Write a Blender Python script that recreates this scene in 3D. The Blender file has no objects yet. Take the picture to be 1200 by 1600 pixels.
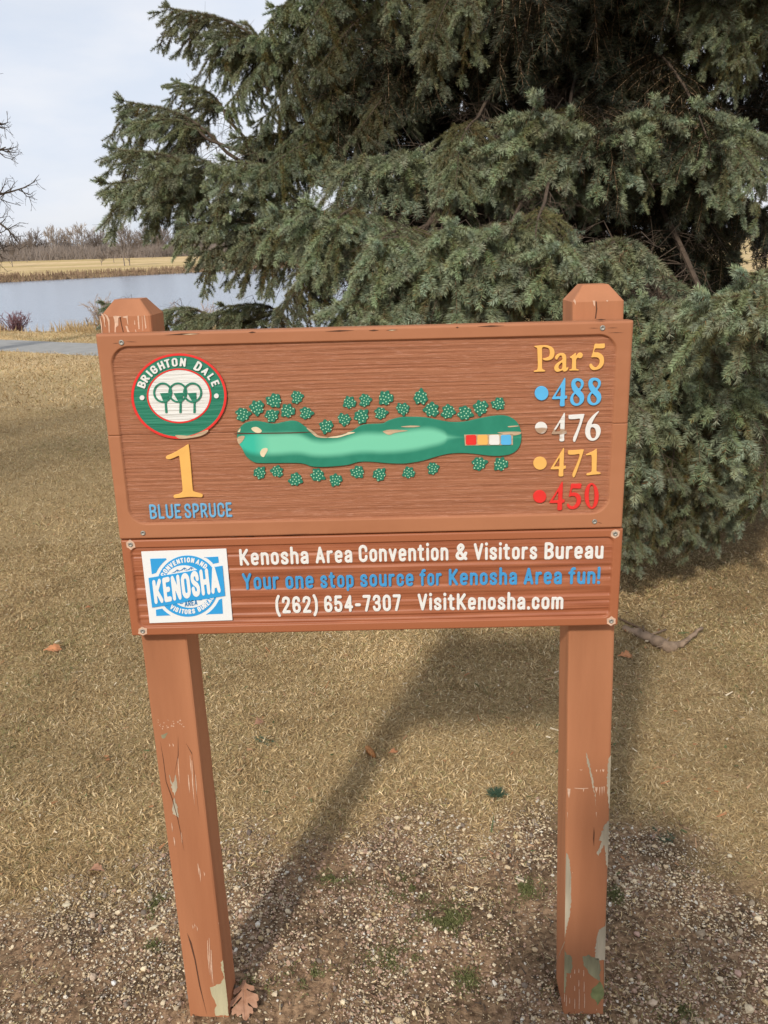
import bpy, bmesh, math, random
import numpy as np
from mathutils import Vector, Matrix, Quaternion

# ------------------------------------------------------------------ camera, sky, sun, exposure
scn = bpy.context.scene
C = scn.collection
D = bpy.data
CAM = np.array([0.0425, -1.4279, 1.6418])
YAW, PITCH, ROLL, FPX = -0.0108, 0.3062, -0.0315, 1301.3
cyw, syw = math.cos(YAW), math.sin(YAW)
FWD = np.array([syw*math.cos(PITCH), cyw*math.cos(PITCH), -math.sin(PITCH)])
_R = np.array([cyw, -syw, 0.0]); _U = np.cross(_R, FWD)
RGT = math.cos(ROLL)*_R + math.sin(ROLL)*_U
UPV = -math.sin(ROLL)*_R + math.cos(ROLL)*_U
cam = D.cameras.new('camera'); camo = D.objects.new('camera', cam); C.objects.link(camo)
camo.matrix_world = Matrix((( RGT[0], UPV[0], -FWD[0], CAM[0]), (RGT[1], UPV[1], -FWD[1], CAM[1]),
                            (RGT[2], UPV[2], -FWD[2], CAM[2]), (0, 0, 0, 1)))
cam.sensor_fit = 'HORIZONTAL'; cam.sensor_width = 36.0; cam.lens = FPX/1200*36
cam.clip_start = 0.02; cam.clip_end = 3000
scn.camera = camo

SUN_AZ = math.radians(21); SUN_EL = math.radians(36.8)
world = D.worlds.new('World'); scn.world = world; world.use_nodes = True
wn = world.node_tree; wn.nodes.clear()
def WN(t, **k):
    n = wn.nodes.new(t)
    for a, b in k.items(): setattr(n, a, b)
    return n
sky = WN('ShaderNodeTexSky', sky_type='NISHITA', sun_disc=False, sun_elevation=SUN_EL,
         sun_rotation=math.pi+SUN_AZ, air_density=1.0, dust_density=2.0, ozone_density=1.0)
bg = WN('ShaderNodeBackground'); bg.inputs[1].default_value = 0.128
outw = WN('ShaderNodeOutputWorld')
tc = WN('ShaderNodeTexCoord')
mp = WN('ShaderNodeMapping'); mp.inputs['Scale'].default_value = (1.0, 1.0, 3.2)
nz = WN('ShaderNodeTexNoise'); nz.inputs['Scale'].default_value = 2.2; nz.inputs['Detail'].default_value = 7; nz.inputs['Roughness'].default_value = .55
nz2 = WN('ShaderNodeTexNoise'); nz2.inputs['Scale'].default_value = 5.0; nz2.inputs['Detail'].default_value = 8
rp = WN('ShaderNodeValToRGB')
rp.color_ramp.elements[0].position = .30; rp.color_ramp.elements[0].color = (.80, .80, .80, 1)
rp.color_ramp.elements[1].position = .62; rp.color_ramp.elements[1].color = (.96, .96, .96, 1)
rp2 = WN('ShaderNodeValToRGB')
rp2.color_ramp.elements[0].position = .36; rp2.color_ramp.elements[0].color = (6.0, 6.5, 7.4, 1)
rp2.color_ramp.elements[1].position = .58; rp2.color_ramp.elements[1].color = (6.9, 7.1, 7.6, 1)
mx = WN('ShaderNodeMixRGB')
wn.links.new(tc.outputs['Generated'], mp.inputs[0])
wn.links.new(mp.outputs[0], nz.inputs['Vector']); wn.links.new(mp.outputs[0], nz2.inputs['Vector'])
wn.links.new(nz.outputs['Fac'], rp.inputs[0]); wn.links.new(nz2.outputs['Fac'], rp2.inputs[0])
wn.links.new(rp.outputs[0], mx.inputs['Fac']); wn.links.new(sky.outputs[0], mx.inputs['Color1'])
wn.links.new(rp2.outputs[0], mx.inputs['Color2'])
wn.links.new(mx.outputs[0], bg.inputs[0]); wn.links.new(bg.outputs[0], outw.inputs[0])

sun = D.lights.new('sun', 'SUN'); suno = D.objects.new('sun', sun); C.objects.link(suno)
sun.energy = 2.9; sun.angle = math.radians(3.8); sun.color = (1.0, .93, .82)
sd = Vector((math.sin(SUN_AZ)*math.cos(SUN_EL), math.cos(SUN_AZ)*math.cos(SUN_EL), -math.sin(SUN_EL)))
suno.rotation_euler = sd.to_track_quat('-Z', 'Y').to_euler(); suno.location = (-3, -6, 6)
scn.view_settings.view_transform = 'Standard'; scn.view_settings.look = 'None'
scn.view_settings.exposure = 0.0; scn.view_settings.gamma = 1.0; scn.view_settings.use_curve_mapping = False
scn.cycles.max_bounces = 6

# ------------------------------------------------------------------ helpers
def cam_ray(u, v): return FWD*FPX + RGT*(u-600) - UPV*(v-800)
def at_depth(u, v, d): r = cam_ray(u, v); return CAM + r*(d/FPX)
def on_ground(u, v, z=0.0): r = cam_ray(u, v); return CAM + r*((z-CAM[2])/r[2])
LEAN, TILT = 0.0247, -0.0049
EX = np.array([math.cos(TILT), 0, math.sin(TILT)]); EZ = np.array([-math.sin(TILT), LEAN, 1.0]); BO = np.array([math.sin(TILT), -LEAN, 0])
NB = np.cross(EX, EZ); NB = NB/np.linalg.norm(NB)          # towards the viewer
def bpt(x, z, h=0.0): return BO + x*EX + z*EZ + h*NB
_M = lambda d: np.array([EX, EZ, -d]).T
def on_board(u, v):
    d = cam_ray(u, v); s = np.linalg.solve(_M(d), CAM-BO); return s[0], s[1]

def mesh_np(name, V, F, n=3, attrs=None, mats=(), midx=None, smooth=False):
    V = np.asarray(V, np.float32).reshape(-1, 3); F = np.asarray(F, np.int32).reshape(-1, n)
    me = D.meshes.new(name); me.vertices.add(len(V)); me.vertices.foreach_set('co', V.ravel())
    me.loops.add(F.size); me.loops.foreach_set('vertex_index', F.ravel())
    me.polygons.add(len(F)); me.polygons.foreach_set('loop_start', np.arange(0, F.size, n, dtype=np.int32))
    if midx is not None: me.polygons.foreach_set('material_index', np.asarray(midx, np.int32))
    me.polygons.foreach_set('use_smooth', np.full(len(F), smooth))
    for k, a in (attrs or {}).items():
        a = np.asarray(a, np.float32)
        if a.ndim == 1:
            at = me.attributes.new(k, 'FLOAT', 'POINT'); at.data.foreach_set('value', a)
        else:
            at = me.attributes.new(k, 'FLOAT_COLOR', 'POINT'); at.data.foreach_set('color', a.ravel())
    for m in mats: me.materials.append(m)
    me.update(calc_edges=True)
    return me
def link(name, me, parent=None, loc=None, **props):
    o = D.objects.new(name, me); C.objects.link(o)
    if parent is not None: o.parent = parent
    if loc is not None: o.location = loc
    for k, v in props.items(): o[k] = v
    return o
def empty(name, loc=(0, 0, 0), parent=None, **props):
    o = link(name, None, parent, loc, **props); o.empty_display_size = .1; return o
class Bag:
    """collects polygons, builds one mesh"""
    def __init__(s): s.v = []; s.f = []; s.m = []
    def add(s, vs, fs, m=0):
        b = len(s.v); s.v += [tuple(map(float, p)) for p in vs]; s.f += [tuple(i+b for i in f) for f in fs]; s.m += [m]*len(fs)
    def mesh(s, name, mats, smooth=False, off=(0, 0, 0)):
        me = D.meshes.new(name); me.from_pydata([(a-off[0], b-off[1], c-off[2]) for a, b, c in s.v], [], s.f)
        for m in mats: me.materials.append(m)
        me.polygons.foreach_set('material_index', s.m); me.polygons.foreach_set('use_smooth', [smooth]*len(s.f))
        me.update(); return me
    def tube(s, pts, rad, n=6, m=0, cap=True):
        pts = [np.array(p, float) for p in pts]; k = len(pts)
        rad = [rad]*k if np.isscalar(rad) else list(rad)
        ref = np.array([0.13, 0.31, .94]); rings = []
        for i, p in enumerate(pts):
            t = pts[min(i+1, k-1)]-pts[max(i-1, 0)]; t = t/(np.linalg.norm(t)+1e-9)
            a = np.cross(t, ref); a /= np.linalg.norm(a)+1e-9; b = np.cross(t, a)
            rings += [p+rad[i]*(math.cos(6.28318*j/n)*a+math.sin(6.28318*j/n)*b) for j in range(n)]
        fs = [(i*n+j, i*n+(j+1) % n, (i+1)*n+(j+1) % n, (i+1)*n+j) for i in range(k-1) for j in range(n)]
        if cap: fs += [tuple(range(n-1, -1, -1)), tuple((k-1)*n+j for j in range(n))]
        s.add(rings, fs, m)

def mat(name, col, rough=.7, vary=0.0, vscale=20.0, bump=0.0, bscale=60.0, spec=.3, stretch=(1, 1, 1), col2=None, attr=None, objrand=0.0, metal=0.0, coord='Object', detail=5, ramp=(.35, .65)):
    m = D.materials.new(name); m.use_nodes = True; nt = m.node_tree; N = nt.nodes; L = nt.links
    bs = N['Principled BSDF']; bs.inputs['Roughness'].default_value = rough; bs.inputs['Metallic'].default_value = metal
    bs.inputs['Specular IOR Level'].default_value = spec
    tcn = N.new('ShaderNodeTexCoord'); mpn = N.new('ShaderNodeMapping'); mpn.inputs['Scale'].default_value = stretch
    L.new(tcn.outputs[coord], mpn.inputs[0])
    base = None
    if attr:
        a = N.new('ShaderNodeAttribute'); a.attribute_name = attr; base = a.outputs['Color']
    else:
        r = N.new('ShaderNodeRGB'); r.outputs[0].default_value = (*col, 1); base = r.outputs[0]
    if vary or col2:
        nn = N.new('ShaderNodeTexNoise'); nn.inputs['Scale'].default_value = vscale; nn.inputs['Detail'].default_value = detail
        L.new(mpn.outputs[0], nn.inputs['Vector'])
        rr = N.new('ShaderNodeMapRange'); rr.inputs['From Min'].default_value = ramp[0]; rr.inputs['From Max'].default_value = ramp[1]
        L.new(nn.outputs['Fac'], rr.inputs['Value'])
        if col2:
            mxn = N.new('ShaderNodeMixRGB'); mxn.inputs['Color2'].default_value = (*col2, 1)
            L.new(rr.outputs[0], mxn.inputs['Fac']); L.new(base, mxn.inputs['Color1']); base = mxn.outputs[0]
        if vary:
            mm = N.new('ShaderNodeMapRange'); mm.inputs['From Min'].default_value = .3; mm.inputs['From Max'].default_value = .7
            mm.inputs['To Min'].default_value = 1-vary; mm.inputs['To Max'].default_value = 1+vary
            n3 = N.new('ShaderNodeTexNoise'); n3.inputs['Scale'].default_value = vscale*.6; n3.inputs['Detail'].default_value = 6
            L.new(mpn.outputs[0], n3.inputs['Vector']); L.new(n3.outputs['Fac'], mm.inputs['Value'])
            vm = N.new('ShaderNodeVectorMath'); vm.operation = 'SCALE'; L.new(base, vm.inputs[0]); L.new(mm.outputs[0], vm.inputs['Scale']); base = vm.outputs[0]
    if objrand:
        oi = N.new('ShaderNodeObjectInfo'); mm = N.new('ShaderNodeMapRange'); mm.inputs['To Min'].default_value = 1-objrand; mm.inputs['To Max'].default_value = 1+objrand
        L.new(oi.outputs['Random'], mm.inputs['Value']); vm = N.new('ShaderNodeVectorMath'); vm.operation = 'SCALE'
        L.new(base, vm.inputs[0]); L.new(mm.outputs[0], vm.inputs['Scale']); base = vm.outputs[0]
    L.new(base, bs.inputs['Base Color'])
    if bump:
        bn = N.new('ShaderNodeTexNoise'); bn.inputs['Scale'].default_value = bscale; bn.inputs['Detail'].default_value = 6
        L.new(mpn.outputs[0], bn.inputs['Vector']); bp = N.new('ShaderNodeBump'); bp.inputs['Strength'].default_value = bump; bp.inputs['Distance'].default_value = .004
        L.new(bn.outputs['Fac'], bp.inputs['Height']); L.new(bp.outputs[0], bs.inputs['Normal'])
    return m

def vnoise(x, y, seed=0):
    """smooth value noise, numpy"""
    x = np.asarray(x, float); y = np.asarray(y, float)
    xi = np.floor(x).astype(np.int64); yi = np.floor(y).astype(np.int64); fx = x-xi; fy = y-yi
    fx = fx*fx*(3-2*fx); fy = fy*fy*(3-2*fy)
    def h(a, b):
        n = (a*374761393+b*668265263+seed*974711) & 0xffffffff
        n = ((n ^ (n >> 13))*1274126177) & 0xffffffff
        return ((n ^ (n >> 16)) & 0xffff)/65535.0
    return (h(xi, yi)*(1-fx)+h(xi+1, yi)*fx)*(1-fy)+(h(xi, yi+1)*(1-fx)+h(xi+1, yi+1)*fx)*fy
def sstep(a, b, x): t = np.clip((np.asarray(x, float)-a)/(b-a), 0, 1); return t*t*(3-2*t)

# ------------------------------------------------------------------ terrain
WATER_Z = -0.9
def gravel_mask(x, y):
    gx = [-3, -1.6, -1, -.79, -.56, -.01, .56, .74, .88, 1.0, 1.4, 3]; gy = [-.2, .1, .32, .42, .55, .66, .66, .64, .50, .37, .2, -.1]
    e = np.interp(x, gx, gy)+(vnoise(np.asarray(x)*7, np.asarray(y)*7, 3)-.5)*.22+(vnoise(np.asarray(x)*25, np.asarray(y)*25, 4)-.5)*.08
    return (1-sstep(-.15, .17, np.asarray(y)-e))*sstep(-2.6, -1.9, np.asarray(y)+.5*vnoise(np.asarray(x)*2, np.asarray(y)*2, 6))*(1-sstep(2.2, 3.2, np.abs(np.asarray(x))))
def pond_s(x, y):
    s = (y+.43*x-15.3)/1.09
    s = np.minimum(s, 2+.02*y-x); s = np.minimum(s, (108+1.3*(x+45)-y)*.6); s = np.minimum(s, x+95)
    return s+(vnoise(x*.25, y*.25, 9)-.5)*.5
def terrain(x, y):
    x = np.asarray(x, float); y = np.asarray(y, float)
    far = sstep(60, 130, y)
    base = far*(-.45)+sstep(112, 250, y)*2.35+sstep(120, 180, y)*.5*(vnoise(x*.02, y*.03, 5)-.5)
    s = pond_s(x, y)
    base = base*(1-sstep(0, 2.6, s))+(-1.6)*sstep(0, 2.6, s)
    micro = (vnoise(x*9, y*9, 1)-.5)*.014+(vnoise(x*28, y*28, 2)-.5)*.008
    for px_, py_ in ((-.405, .08), (.418, .08)):
        rr_ = np.maximum(np.abs(x-px_), np.abs(y-py_)); base = base+.014*np.exp(-(np.maximum(rr_-.045, 0)/.035)**2)*(.3+vnoise(x*40, y*40, 12))
    return base+micro*(1-sstep(5, 9, y))
def axis(segs):
    a = []
    for lo, hi, st in segs: a += list(np.arange(lo, hi, st))
    return np.array(a+[segs[-1][1]])
xs = axis([(-700, -200, 50), (-200, -60, 8), (-60, -14, 2), (-14, -4, .5), (-4, -1.6, .15), (-1.6, 1.8, .03), (1.8, 5, .15), (5, 16, .5), (16, 60, 3), (60, 200, 10), (200, 700, 50)])
ys = axis([(-40, -2, 4), (-2, -.2, .15), (-.2, 1.2, .03), (1.2, 5, .1), (5, 26, .4), (26, 100, 3), (100, 180, 1.6), (180, 320, 8), (320, 1500, 80)])
XX, YY = np.meshgrid(xs, ys); ZZ = terrain(XX, YY)
nx, ny = len(xs), len(ys)
I = np.arange(nx*ny).reshape(ny, nx)
F = np.stack([I[:-1, :-1], I[:-1, 1:], I[1:, 1:], I[1:, :-1]], -1).reshape(-1, 4)
gm = gravel_mask(XX, YY)
tree_lit = np.exp(-(((XX-1.5)/2.6)**2+((YY-4.9)/2.5)**2)**2)
S = pond_s(XX, YY)
bank = np.clip(1-np.abs(S-.9)/1.0, 0, 1)*(YY > 60)
ground_mat = D.materials.new('ground_turf'); ground_mat.use_nodes = True
nt = ground_mat.node_tree; N = nt.nodes; L = nt.links; bs = N['Principled BSDF']; bs.inputs['Roughness'].default_value = .95; bs.inputs['Specular IOR Level'].default_value = .1
def node(t, **k):
    n = N.new(t)
    for a, b in k.items(): n.inputs[a].default_value = b
    return n
tcn = N.new('ShaderNodeTexCoord')
def gnoise(scale, det=6, rough=.6, st=None):
    n = node('ShaderNodeTexNoise', Scale=scale, Detail=det, Roughness=rough)
    if st:
        mpn = N.new('ShaderNodeMapping'); mpn.inputs['Scale'].default_value = st; L.new(tcn.outputs['Object'], mpn.inputs[0]); L.new(mpn.outputs[0], n.inputs['Vector'])
    else: L.new(tcn.outputs['Object'], n.inputs['Vector'])
    return n.outputs['Fac']
def gramp(src, pts):
    r = N.new('ShaderNodeValToRGB'); e = r.color_ramp.elements
    while len(e) < len(pts): e.new(.5)
    for i, (p, c) in enumerate(pts): e[i].position = p; e[i].color = (*c, 1)
    L.new(src, r.inputs[0]); return r.outputs[0]
def gmix(f, a, b, mode='MIX'):
    m = N.new('ShaderNodeMixRGB'); m.blend_type = mode
    for s, i in ((f, 0), (a, 1), (b, 2)):
        if hasattr(s, 'links'): L.new(s, m.inputs[i])
        else: m.inputs[i].default_value = s if i == 0 else (*s, 1)
    return m.outputs[0]
def gattr(nm): a = N.new('ShaderNodeAttribute'); a.attribute_name = nm; return a.outputs['Fac']
near_t = gramp(gnoise(130, 4), [(.35, (.20, .14, .07)), (.62, (.46, .335, .17))])
far_t = gramp(gnoise(.9, 8), [(.35, (.52, .375, .20)), (.65, (.66, .49, .28))])
far_t = gmix(gramp(gnoise(.03, 4, .5, (1, 3, 1)), [(.40, (0, 0, 0)), (.6, (1, 1, 1))]), far_t, (.44, .33, .15))
turf = gmix(gattr('far'), near_t, far_t)
soil = gmix(gramp(gnoise(5, 5), [(.42, (0, 0, 0)), (.58, (1, 1, 1))]), gramp(gnoise(60, 8), [(.35, (.06, .038, .022)), (.6, (.22, .145, .085))]), gramp(gnoise(60, 8), [(.35, (.13, .078, .045)), (.6, (.38, .245, .145))]))
c = gmix(gattr('gravel'), turf, soil)
c = gmix(gattr('litter'), c, (.09, .06, .035))
c = gmix(gattr('bank'), c, (.13, .08, .05))
L.new(c, bs.inputs['Base Color'])
bp = node('ShaderNodeBump', Strength=.8, Distance=.01); L.new(gnoise(90, 6), bp.inputs['Height']); L.new(bp.outputs[0], bs.inputs['Normal'])
gme = mesh_np('ground', np.stack([XX, YY, ZZ], -1), F, 4, dict(gravel=gm.ravel(), far=sstep(5, 16, YY).ravel(), litter=(tree_lit*.8).ravel(), bank=bank.ravel()*.7), [ground_mat], smooth=True)
link('ground', gme, kind='structure')

# water
wm = D.materials.new('pond_water'); wm.use_nodes = True; nt = wm.node_tree; N = nt.nodes; L = nt.links; b = N['Principled BSDF']
b.inputs['Base Color'].default_value = (.21, .255, .32, 1); b.inputs['Roughness'].default_value = .18; b.inputs['Specular IOR Level'].default_value = .5
tcn = N.new('ShaderNodeTexCoord'); mpn = N.new('ShaderNodeMapping'); mpn.inputs['Scale'].default_value = (1.2, 3, 1); n1 = N.new('ShaderNodeTexNoise'); n1.inputs['Scale'].default_value = 1.6; n1.inputs['Detail'].default_value = 6
bpn = N.new('ShaderNodeBump'); bpn.inputs['Strength'].default_value = .4; bpn.inputs['Distance'].default_value = .06
L.new(tcn.outputs['Object'], mpn.inputs[0]); L.new(mpn.outputs[0], n1.inputs['Vector']); L.new(n1.outputs['Fac'], bpn.inputs['Height']); L.new(bpn.outputs[0], b.inputs['Normal'])
link('pond_water', mesh_np('pond_water', [(-110, 12, WATER_Z), (30, 12, WATER_Z), (30, 260, WATER_Z), (-110, 260, WATER_Z)], [(0, 1, 2, 3)], 4, mats=[wm]), kind='structure')

# cart path
asphalt = mat('path_asphalt', (.30, .295, .28), .9, vary=.12, vscale=8, bump=.3, bscale=120)
pts = [(-40, 33.7), (-20, 22.8), (-7.6, 15.65), (-5.4, 14.35), (0, 11.4), (4.75, 9.05), (9, 6.9), (20, 2.5)]
pp = []
for i in range(len(pts)-1):
    n = max(2, int(math.dist(pts[i], pts[i+1])/.5))
    pp += [(pts[i][0]+(pts[i+1][0]-pts[i][0])*j/n, pts[i][1]+(pts[i+1][1]-pts[i][1])*j/n) for j in range(n)]
pp.append(pts[-1]); V = []; F = []
PATH = np.array(pp)
for i, (x, y) in enumerate(pp):
    a = PATH[max(i-1, 0)]; b_ = PATH[min(i+1, len(pp)-1)]; t = (b_-a)/np.linalg.norm(b_-a); nrm = np.array([-t[1], t[0]])
    for k, w in enumerate((-.78, -.7, .7, .78)):
        w2 = w+(vnoise(x*2, y*2, 11+k)-.5)*.10; q = (x+nrm[0]*w2, y+nrm[1]*w2)
        V.append((*q, float(terrain(*q))+(.016 if abs(w) < .75 else -.01)))
    if i: F += [((i-1)*4+j, (i-1)*4+j+1, i*4+j+1, i*4+j) for j in range(3)]
link('path', mesh_np('path', V, F, 4, mats=[asphalt]), kind='structure')
def path_d(x, y):
    d = np.full(np.shape(x), 1e9)
    for i in range(0, len(PATH)-1, 2): d = np.minimum(d, np.hypot(x-PATH[i, 0], y-PATH[i, 1]))
    return d

# ------------------------------------------------------------------ sign
def C4(*a): return a
paint = mat('terracotta_paint', (.38, .148, .069), .62, vary=.10, vscale=9, bump=.12, bscale=90, spec=.25)
paint_post = mat('terracotta_paint_post', (.425, .178, .086), .62, vary=.16, vscale=14, bump=.35, bscale=60, spec=.25, stretch=(1, 1, .10), col2=(.365, .145, .068), ramp=(.42, .68))
bare = mat('bare_weathered_wood', (.43, .37, .27), .9, vary=.5, vscale=60, bump=.6, bscale=130, stretch=(1, 1, .08))
bare2 = mat('bare_greened_wood', (.27, .25, .15), .9, vary=.55, vscale=50, bump=.6, bscale=130, stretch=(1, 1, .15))
bare_tan = mat('bare_tan_wood', (.50, .36, .23), .9, vary=.25, vscale=120, bump=.6, bscale=200, stretch=(.2, 1, 1))
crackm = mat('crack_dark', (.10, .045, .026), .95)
chip = mat('primer_chip', (.62, .42, .30), .9, vary=.2, vscale=200)
white = mat('white_sign_paint', (.74, .73, .69), .55, vary=.06, vscale=60, bump=.15, bscale=300)
blue = mat('blue_sign_paint', (.060, .30, .58), .5, vary=.08, vscale=60, bump=.15, bscale=300)
skyblue = mat('light_blue_sign_paint', (.10, .43, .74), .5, vary=.06, vscale=60)
paleblue = mat('faded_blue_sign_paint', (.15, .40, .62), .55, vary=.12, vscale=90)
yellow = mat('yellow_sign_paint', (.80, .44, .115), .55, vary=.05, vscale=60)
red = mat('red_sign_paint', (.72, .035, .028), .5, vary=.07, vscale=60)
green = mat('green_sign_paint', (.020, .19, .115), .55, vary=.12, vscale=70, bump=.6, bscale=60, stretch=(.15, 1, 3))
treeg = mat('tree_symbol_paint', (.018, .17, .105), .6, vary=.1, vscale=80)
mint = mat('mint_dot_paint', (.42, .70, .46), .6)
cream = mat('cream_paint', (.72, .60, .40), .7, vary=.1, vscale=100)
steel = mat('screw_steel', (.34, .32, .28), .55, vary=.3, vscale=300, metal=.6)
decal_blue = mat('decal_blue', (.035, .33, .68), .42, vary=.03, vscale=40)
decal_white = mat('decal_white', (.78, .79, .78), .4)
decal_dark = mat('decal_dark_blue', (.05, .20, .42), .45)

# carved plank material: paint on relief, thinner on the ridges
carve = D.materials.new('sandblasted_plank_paint'); carve.use_nodes = True; nt = carve.node_tree; N = nt.nodes; L = nt.links
bs = N['Principled BSDF']; bs.inputs['Roughness'].default_value = .6; bs.inputs['Specular IOR Level'].default_value = .3
tcn = N.new('ShaderNodeTexCoord')
f_in = gattr('field')
streak = gnoise(9, 8, .75, (.8, 1, 62)); fine = gnoise(34, 8, .8, (1.0, 1, 13))
blot = gnoise(5, 4, .5)
cframe = gmix(gramp(gnoise(4, 5), [(.35, (0, 0, 0)), (.65, (1, 1, 1))]), (.425, .174, .083), (.37, .146, .068))
cf = gramp(streak, [(.28, (.22, .075, .036)), (.43, (.37, .142, .070)), (.60, (.43, .178, .090)), (.74, (.56, .28, .175))])
cf2 = gmix(gramp(fine, [(.52, (0, 0, 0)), (.66, (.75, .75, .75))]), cf, (.58, .29, .19))
L.new(gmix(f_in, cframe, cf2), bs.inputs['Base Color'])
bp = node('ShaderNodeBump', Strength=.5, Distance=.0018); L.new(gmix(.5, gramp(streak, [(.35, (0, 0, 0)), (.65, (1, 1, 1))]), gramp(fine, [(.3, (0, 0, 0)), (.7, (1, 1, 1))])), bp.inputs['Height'])
bsw = N.new('ShaderNodeMath'); bsw.operation = 'MULTIPLY'; bsw.inputs[1].default_value = .8; L.new(f_in, bsw.inputs[0]); L.new(bsw.outputs[0], bp.inputs['Strength'])
L.new(bp.outputs[0], bs.inputs['Normal'])
carve2 = D.materials.new('ribbed_plank_paint'); carve2.use_nodes = True; nt = carve2.node_tree; N = nt.nodes; L = nt.links
bs = N['Principled BSDF']; bs.inputs['Roughness'].default_value = .45; bs.inputs['Specular IOR Level'].default_value = .4
tcn = N.new('ShaderNodeTexCoord')
L.new(gmix(gattr('field'), (.36, .120, .052), gramp(gnoise(8, 6, .6, (1, 1, 14)), [(.35, (.30, .092, .040)), (.65, (.39, .135, .062))])), bs.inputs['Base Color'])
bp = node('ShaderNodeBump', Strength=.15, Distance=.001); L.new(gnoise(120, 5), bp.inputs['Height']); L.new(bp.outputs[0], bs.inputs['Normal'])

THICK = .036
def rrect_sd(x, z, x0, x1, z0, z1, r):
    cx, cz = (x0+x1)/2, (z0+z1)/2; hx, hz = (x1-x0)/2-r, (z1-z0)/2-r
    qx = np.abs(x-cx)-hx; qz = np.abs(z-cz)-hz
    return np.hypot(np.maximum(qx, 0), np.maximum(qz, 0))+np.minimum(np.maximum(qx, qz), 0)-r
SIGN0 = np.array([-.04, .08, 0.0])
sign = empty('golf_hole_sign', tuple(SIGN0), label='large terracotta wooden golf hole sign with carved map, standing on two posts in gravel', category='sign')

def plank(x0, x1, z0, z1, field, relief, m, edge_round, parent, label, xfine=.0015, zstep=.0012, seed=0, jz=''):
    fx0, fx1, fz0, fz1, fr = field
    xs_ = list(np.arange(x0, fx0+fr+.004, .0018))+list(np.arange(fx0+fr+.004, fx1-fr-.004, .008))+list(np.arange(fx1-fr-.004, x1, .0018))+[x1]
    zs_ = list(np.arange(z0, z1, zstep)); zs_[-1:] = [z1] if z1-zs_[-1] < zstep*.5 else [zs_[-1], z1]
    xs_ = np.array(xs_); zs_ = np.array(zs_); X, Z = np.meshgrid(xs_, zs_)
    sdv = rrect_sd(X, Z, fx0, fx1, fz0, fz1, fr)
    inside = 1-sstep(-.0024, -.0002, sdv)
    h = inside*relief(X, Z)
    # rounded outer edges, with a few knocks
    for dd, er in ((X-x0, edge_round), (x1-X, edge_round), (Z-z0, edge_round if jz != 'lo' else .0009), (z1-Z, edge_round if jz != 'hi' else .0009)):
        e = np.clip(1-dd/er, 0, 1); h = h-e*e*er*.8
    h = h+(1-inside)*((vnoise(X*5, Z*60, 20+seed)-.5)*.0005)
    P = BO+X[..., None]*EX+Z[..., None]*EZ+h[..., None]*NB-SIGN0
    nz_, nx_ = X.shape; I = np.arange(nx_*nz_).reshape(nz_, nx_)
    F = np.stack([I[:-1, :-1], I[:-1, 1:], I[1:, 1:], I[1:, :-1]], -1).reshape(-1, 4).tolist()
    V = P.reshape(-1, 3)
    ring = list(I[0, :])+list(I[1:, -1])+list(I[-1, -2::-1])+list(I[-2:0:-1, 0])
    Vb = V[ring]-NB*THICK; base = len(V); V = np.concatenate([V, Vb]); k = len(ring)
    Q = F+[[ring[i], base+i, base+(i+1) % k, ring[(i+1) % k]] for i in range(k)]
    # back face as a strip of quads between bottom and top rows
    nb = len(xs_); 
    for i in range(nb-1):
        a = base+i; b2 = base+i+1; top = base+nb-1+len(zs_)-1
        Q.append([a, top+(nb-1-i), top+(nb-1-i)-1, b2])
    att = np.concatenate([inside.ravel(), np.zeros(k)])
    me = mesh_np('plank', V, Q, 4, dict(field=att), [m], smooth=False)
    sm = np.zeros(len(Q), bool); sm[:len(F)] = True; me.polygons.foreach_set('use_smooth', sm)
    return link('plank', me, parent, label=label)
def relief_fine(X, Z):
    w = Z+(vnoise(X*2.2, Z*9, 31)-.5)*.010
    g = vnoise(X*3, w*330, 32)*.55+vnoise(X*6, w*620, 33)*.3+vnoise(X*1.5, w*120, 34)*.4
    return -.0052+(g-.6)*.0022
def relief_rib(X, Z):
    w = Z+(vnoise(X*1.5, Z*12, 41)-.5)*.007
    g = vnoise(X*1.2, w*150, 42); g = sstep(.25, .62, g)
    return -.0046+(g-.5)*.0024+(vnoise(X*2, w*420, 43)-.5)*.0007
FU = (-.4355, .4310, 1.1755, 1.4945, .032); FL = (-.4405, .4435, .9725, 1.1325, .013)
plank(-.457, .457, 1.3403, 1.5155, FU, relief_fine, carve, .004, sign, 'upper plank of the map board, above the long crack', seed=1, jz='lo')
plank(-.457, .457, 1.1487, 1.3398, FU, relief_fine, carve, .003, sign, 'lower plank of the map board, below the long crack', seed=2, jz='hi')
plank(-.4555, .4590, .9572, 1.1465, FL, relief_rib, carve2, .0025, sign, 'narrow ribbed plank with the visitors bureau text', seed=3)

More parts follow.
